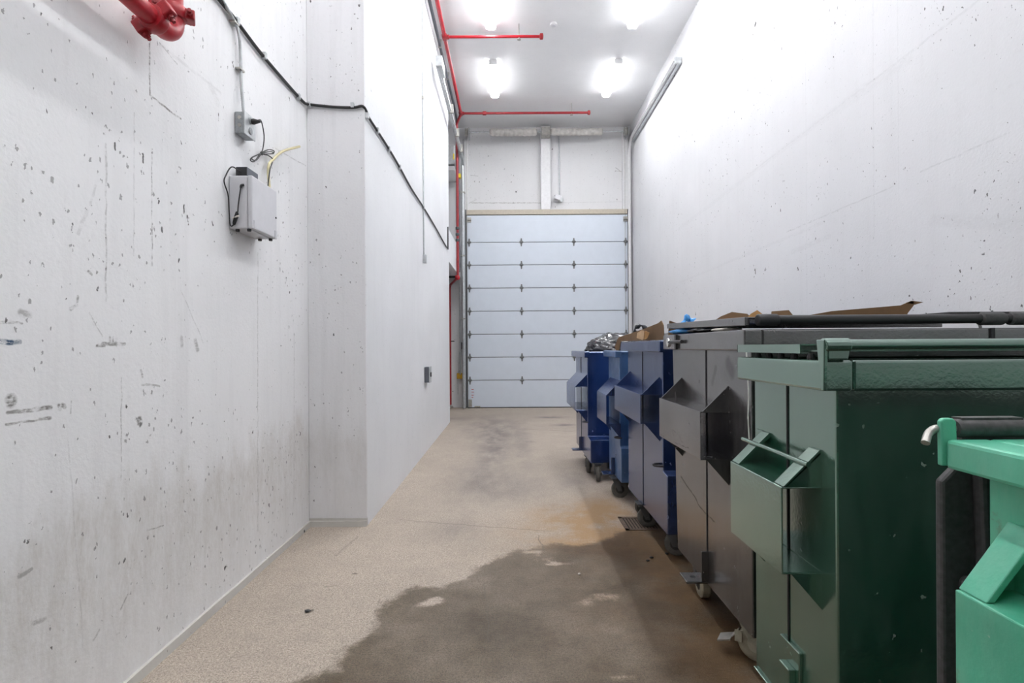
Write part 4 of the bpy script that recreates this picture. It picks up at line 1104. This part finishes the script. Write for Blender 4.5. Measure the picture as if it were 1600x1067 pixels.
# ---- F blue, farthest
Fb = make_bin('farthest blue waste bin, dark bags heaped on it, near the overhead door', .82, 2.60, 5.52, 6.46, ZB, 1.332, .065, M['blue_deep'], over=.045, chamfer=(.19, .43, .42), rim_sides=False, over_y=.10)
fork_pocket(Fb, .82, .13, 5.55, 6.35, .955, .70, M['blue_deep'], 'slope', .13)
hitch(Fb, .82, 5.95, .19, M['blue_deep'])
loop(Fb, .82, 5.55, .58)
caster(Fb, .90, 5.36, ZB, 1.45); caster(Fb, .865, 5.72, ZB, 1.3); caster(Fb, 2.45, 5.50, ZB, 1.5); caster(Fb, 2.45, 6.3, ZB, 1.5)
MB().box((1.0, 5.36, .12), (1.3, 5.42, .185)).build('skid', M['seam_dark'], Fb, bevel=.004)

# ================================================================== RUBBISH
def bag(name, label, c, s, mat, seed, amp=.16, parent=None, cat='bag', sub=4, knot=None):
    bm = bmesh.new()
    bmesh.ops.create_icosphere(bm, subdivisions=sub, radius=1)
    for v in bm.verts:
        d = v.co.normalized()
        n = noise.multi_fractal(d * 1.7 + Vector((seed, seed * 2, 0)), .8, 2.2, 4) * .5
        rg = 1 - abs(noise.noise(d * 5 + Vector((seed * 3, 0, seed)))) * 1.6
        rg2 = 1 - abs(noise.noise(d * 11 + Vector((0, seed, seed)))) * 1.6
        k = 1 + amp * (n - .5) + amp * .55 * rg + amp * .25 * rg2
        v.co = Vector((d.x * s[0] * k, d.y * s[1] * k, d.z * s[2] * k)) + Vector(c)
    mb = MB(); mb.bm.free(); mb.bm = bm
    if knot:
        mb.tube(smooth_path(knot, 4), [.02 + .012 * math.sin(i * 1.3) for i in range(len(smooth_path(knot, 4)))], 8)
    o = mb.build(name, mat, parent, smooth=False)
    for p in o.data.polygons: p.use_smooth = True
    return tag(o, label, cat) if parent is None else o
bag('garbage_bag', 'crinkled shiny dark garbage bag heaped on the farthest blue bin', (1.24, 5.92, 1.34), (.34, .32, .17), M['bag_black'], 3, .2, sub=5)
bag('garbage_bag', 'small black knotted bag behind the cardboard in the farthest blue bin', (1.84, 6.05, 1.36), (.2, .26, .16), M['bag_black'], 8, .2,
    knot=[(1.42, 5.85, 1.5), (1.40, 5.8, 1.58), (1.46, 5.78, 1.615), (1.52, 5.8, 1.57), (1.54, 5.85, 1.5)])
bag('plastic_bag', 'bright blue plastic bag squeezed under the lid of the black bin', (1.035, 3.06, 1.470), (.075, .13, .0145), M['bag_blue'], 5, .2,
    knot=[(1.07, 3.14, 1.475), (1.085, 3.222, 1.486), (1.09, 3.235, 1.54), (1.115, 3.235, 1.556), (1.14, 3.23, 1.535)])
bag('garbage_bag', 'dark wrinkled garbage bag under the lid of the black bin', (1.03, 2.72, 1.466), (.07, .17, .0115), M['bag_black'], 11, .2)
bag('paper_scrap', 'white paper scrap under the lid of the black bin', (1.01, 2.42, 1.460), (.05, .10, .0085), M['bag_white'], 14, .2, cat='paper')

def sheet(name, label, pts, mat, th=.006, cat='cardboard', parent=None):
    """bent cardboard: polygon of 3D points, thickened"""
    pts = [Vector(p) for p in pts]
    n = (pts[1] - pts[0]).cross(pts[2] - pts[0]).normalized()
    mb = MB(); mb.prism(pts, n * th)
    o = mb.build(name, mat, parent)
    return tag(o, label, cat) if parent is None else o
def ip(P, Q, lst):
    """points of the photo on the vertical plane through ground points P, Q"""
    out = []
    for px, py in lst:
        a, b = ray(px, py)
        dx, dy = Q[0] - P[0], Q[1] - P[1]
        # a*Y - P0 = t*dx ; Y - P1 = t*dy
        Y = (P[0] * dy - P[1] * dx) / (a * dy - dx)
        out.append(Vector((a * Y, Y, EYE + b * Y)))
    return out
cbx = thing('cardboard_box', 'torn brown cardboard box leaning over the rim of the front blue bin', 'cardboard', (1.0, 4.0, 1.42))
P, Q = (.935, 4.50), (1.045, 3.42)
sheet('side_panel', None, ip(P, Q, [(962, 547), (961, 541), (966, 527), (985, 521), (1008, 513), (1028, 505), (1033, 501), (1036, 508), (1037, 530), (1031, 531), (970, 533), (967, 547)]), M['cardboard'], parent=cbx)
sheet('flap', None, [(1.045, 3.42, 1.43), (1.05, 3.40, 1.55), (1.30, 3.62, 1.50), (1.30, 3.62, 1.43)], M['cardboard'], parent=cbx)
f_ = ip((.93, 4.2), (1.03, 3.5), [(1001, 528), (1002, 520), (1009, 516), (1013, 517), (1012, 530), (1010, 531)])
sheet('torn_paper', None, [v + Vector((-.03, 0, 0)) for v in f_], M['cardboard_light'], .004, parent=cbx)['label'] = 'pale crumpled kraft paper'
f_ = ip((.93, 4.2), (1.03, 3.5), [(1012, 531), (1012, 519), (1014, 517), (1020, 520), (1017, 528)])
sheet('torn_paper', None, [v + Vector((-.025, .0, 0)) for v in f_], M['cardboard_orange'], .004, parent=cbx)
yc = 2.95
def lidpiece(lst, Y):
    return [at_y(px, py, Y) for px, py in lst]
def prop(name, label, lst, Y, mat, lean, foot=.52):
    q = lidpiece(lst, Y)
    base = 1.5085 + .0003
    zt2 = max(v.z for v in q)
    q = [Vector((v.x, v.y + lean * (v.z - base), max(v.z, base + .012))) for v in q]
    return sheet(name, label, q, mat)
prop('cardboard_flap', 'pointed brown cardboard flap on the left of the black lid', [(1118, 500), (1128, 494), (1146, 487), (1170, 490), (1180, 500)], 2.98, M['cardboard'], .3)
prop('cardboard_flap', 'orange brown folded cardboard corner beside the bar of the black bin', [(1165, 500), (1175, 490), (1186, 484), (1193, 490), (1195, 500)], 2.78, M['cardboard_orange'], .3)
prop('cardboard_flap', 'small brown cardboard scrap on the black lid between two larger pieces', [(1206, 500), (1209, 486), (1236, 484), (1241, 492), (1241, 500)], 2.9, M['cardboard'], .3)
lp = thing('cardboard_sheet', 'long tapering brown cardboard sheet with a bent tip on the black lid', 'cardboard', (2.0, 3.0, 1.51))
q = [at_y(px, py, 3.0) for px, py in [(1266, 496), (1266, 492), (1300, 486), (1408, 477), (1424, 470), (1428, 471), (1428, 477), (1418, 490), (1418, 497)]]
sheet('panel', None, [Vector((v.x, v.y, max(v.z, 1.521))) for v in q], M['cardboard'], parent=lp)
q = [at_y(px, py, 3.0) for px, py in [(1416, 473), (1426, 470), (1443, 472), (1430, 476)]]
sheet('bent_tip', None, q, M['cardboard'], parent=lp)
# white string hanging at the corner of the black bin
tag(MB().tube([at_y(px, py, 2.06) for px, py in [(1166, 548), (1168, 580), (1170, 620), (1169, 650), (1171, 690), (1171, 720)]], .0028, 6).build('string', M['string']), 'thin white string hanging from the near corner of the black bin', 'string')
# small litter and moss by the wall
def chip(name, label, px, py, s, mat, cat):
    v = at_z(px, py, 0)
    bm = bmesh.new(); bmesh.ops.create_icosphere(bm, subdivisions=2, radius=1)
    for w_ in bm.verts:
        k = 1 + .5 * noise.noise(w_.co * 1.8 + Vector((px, py, 0)))
        w_.co = Vector((v.x + w_.co.x * s * k, v.y + w_.co.y * s * .7 * k, .006 + w_.co.z * .006))
    mb = MB(); mb.bm.free(); mb.bm = bm
    return tag(mb.build(name, mat), label, cat)
chip('pebble', 'dark crumb on the dry floor left of the wet patch', 481, 956, .016, M['black_plastic'], 'pebble')
chip('pebble', 'dark scrap lying at the foot of the left wall', 318, 969, .016, M['drain'], 'pebble')
for i, (px, py) in enumerate(((1018, 872), (1042, 866), (1012, 877))):
    chip('pebble', ['dark crumb nearest the drain on the wet floor', 'dark crumb close to the caster of the black bin', 'dark crumb left of two others on the wet floor'][i], px, py, .012, M['black_plastic'], 'pebble')
chip('pebble', 'tiny white crumb on the wet floor', 905, 898, .008, M['bag_white'], 'pebble')
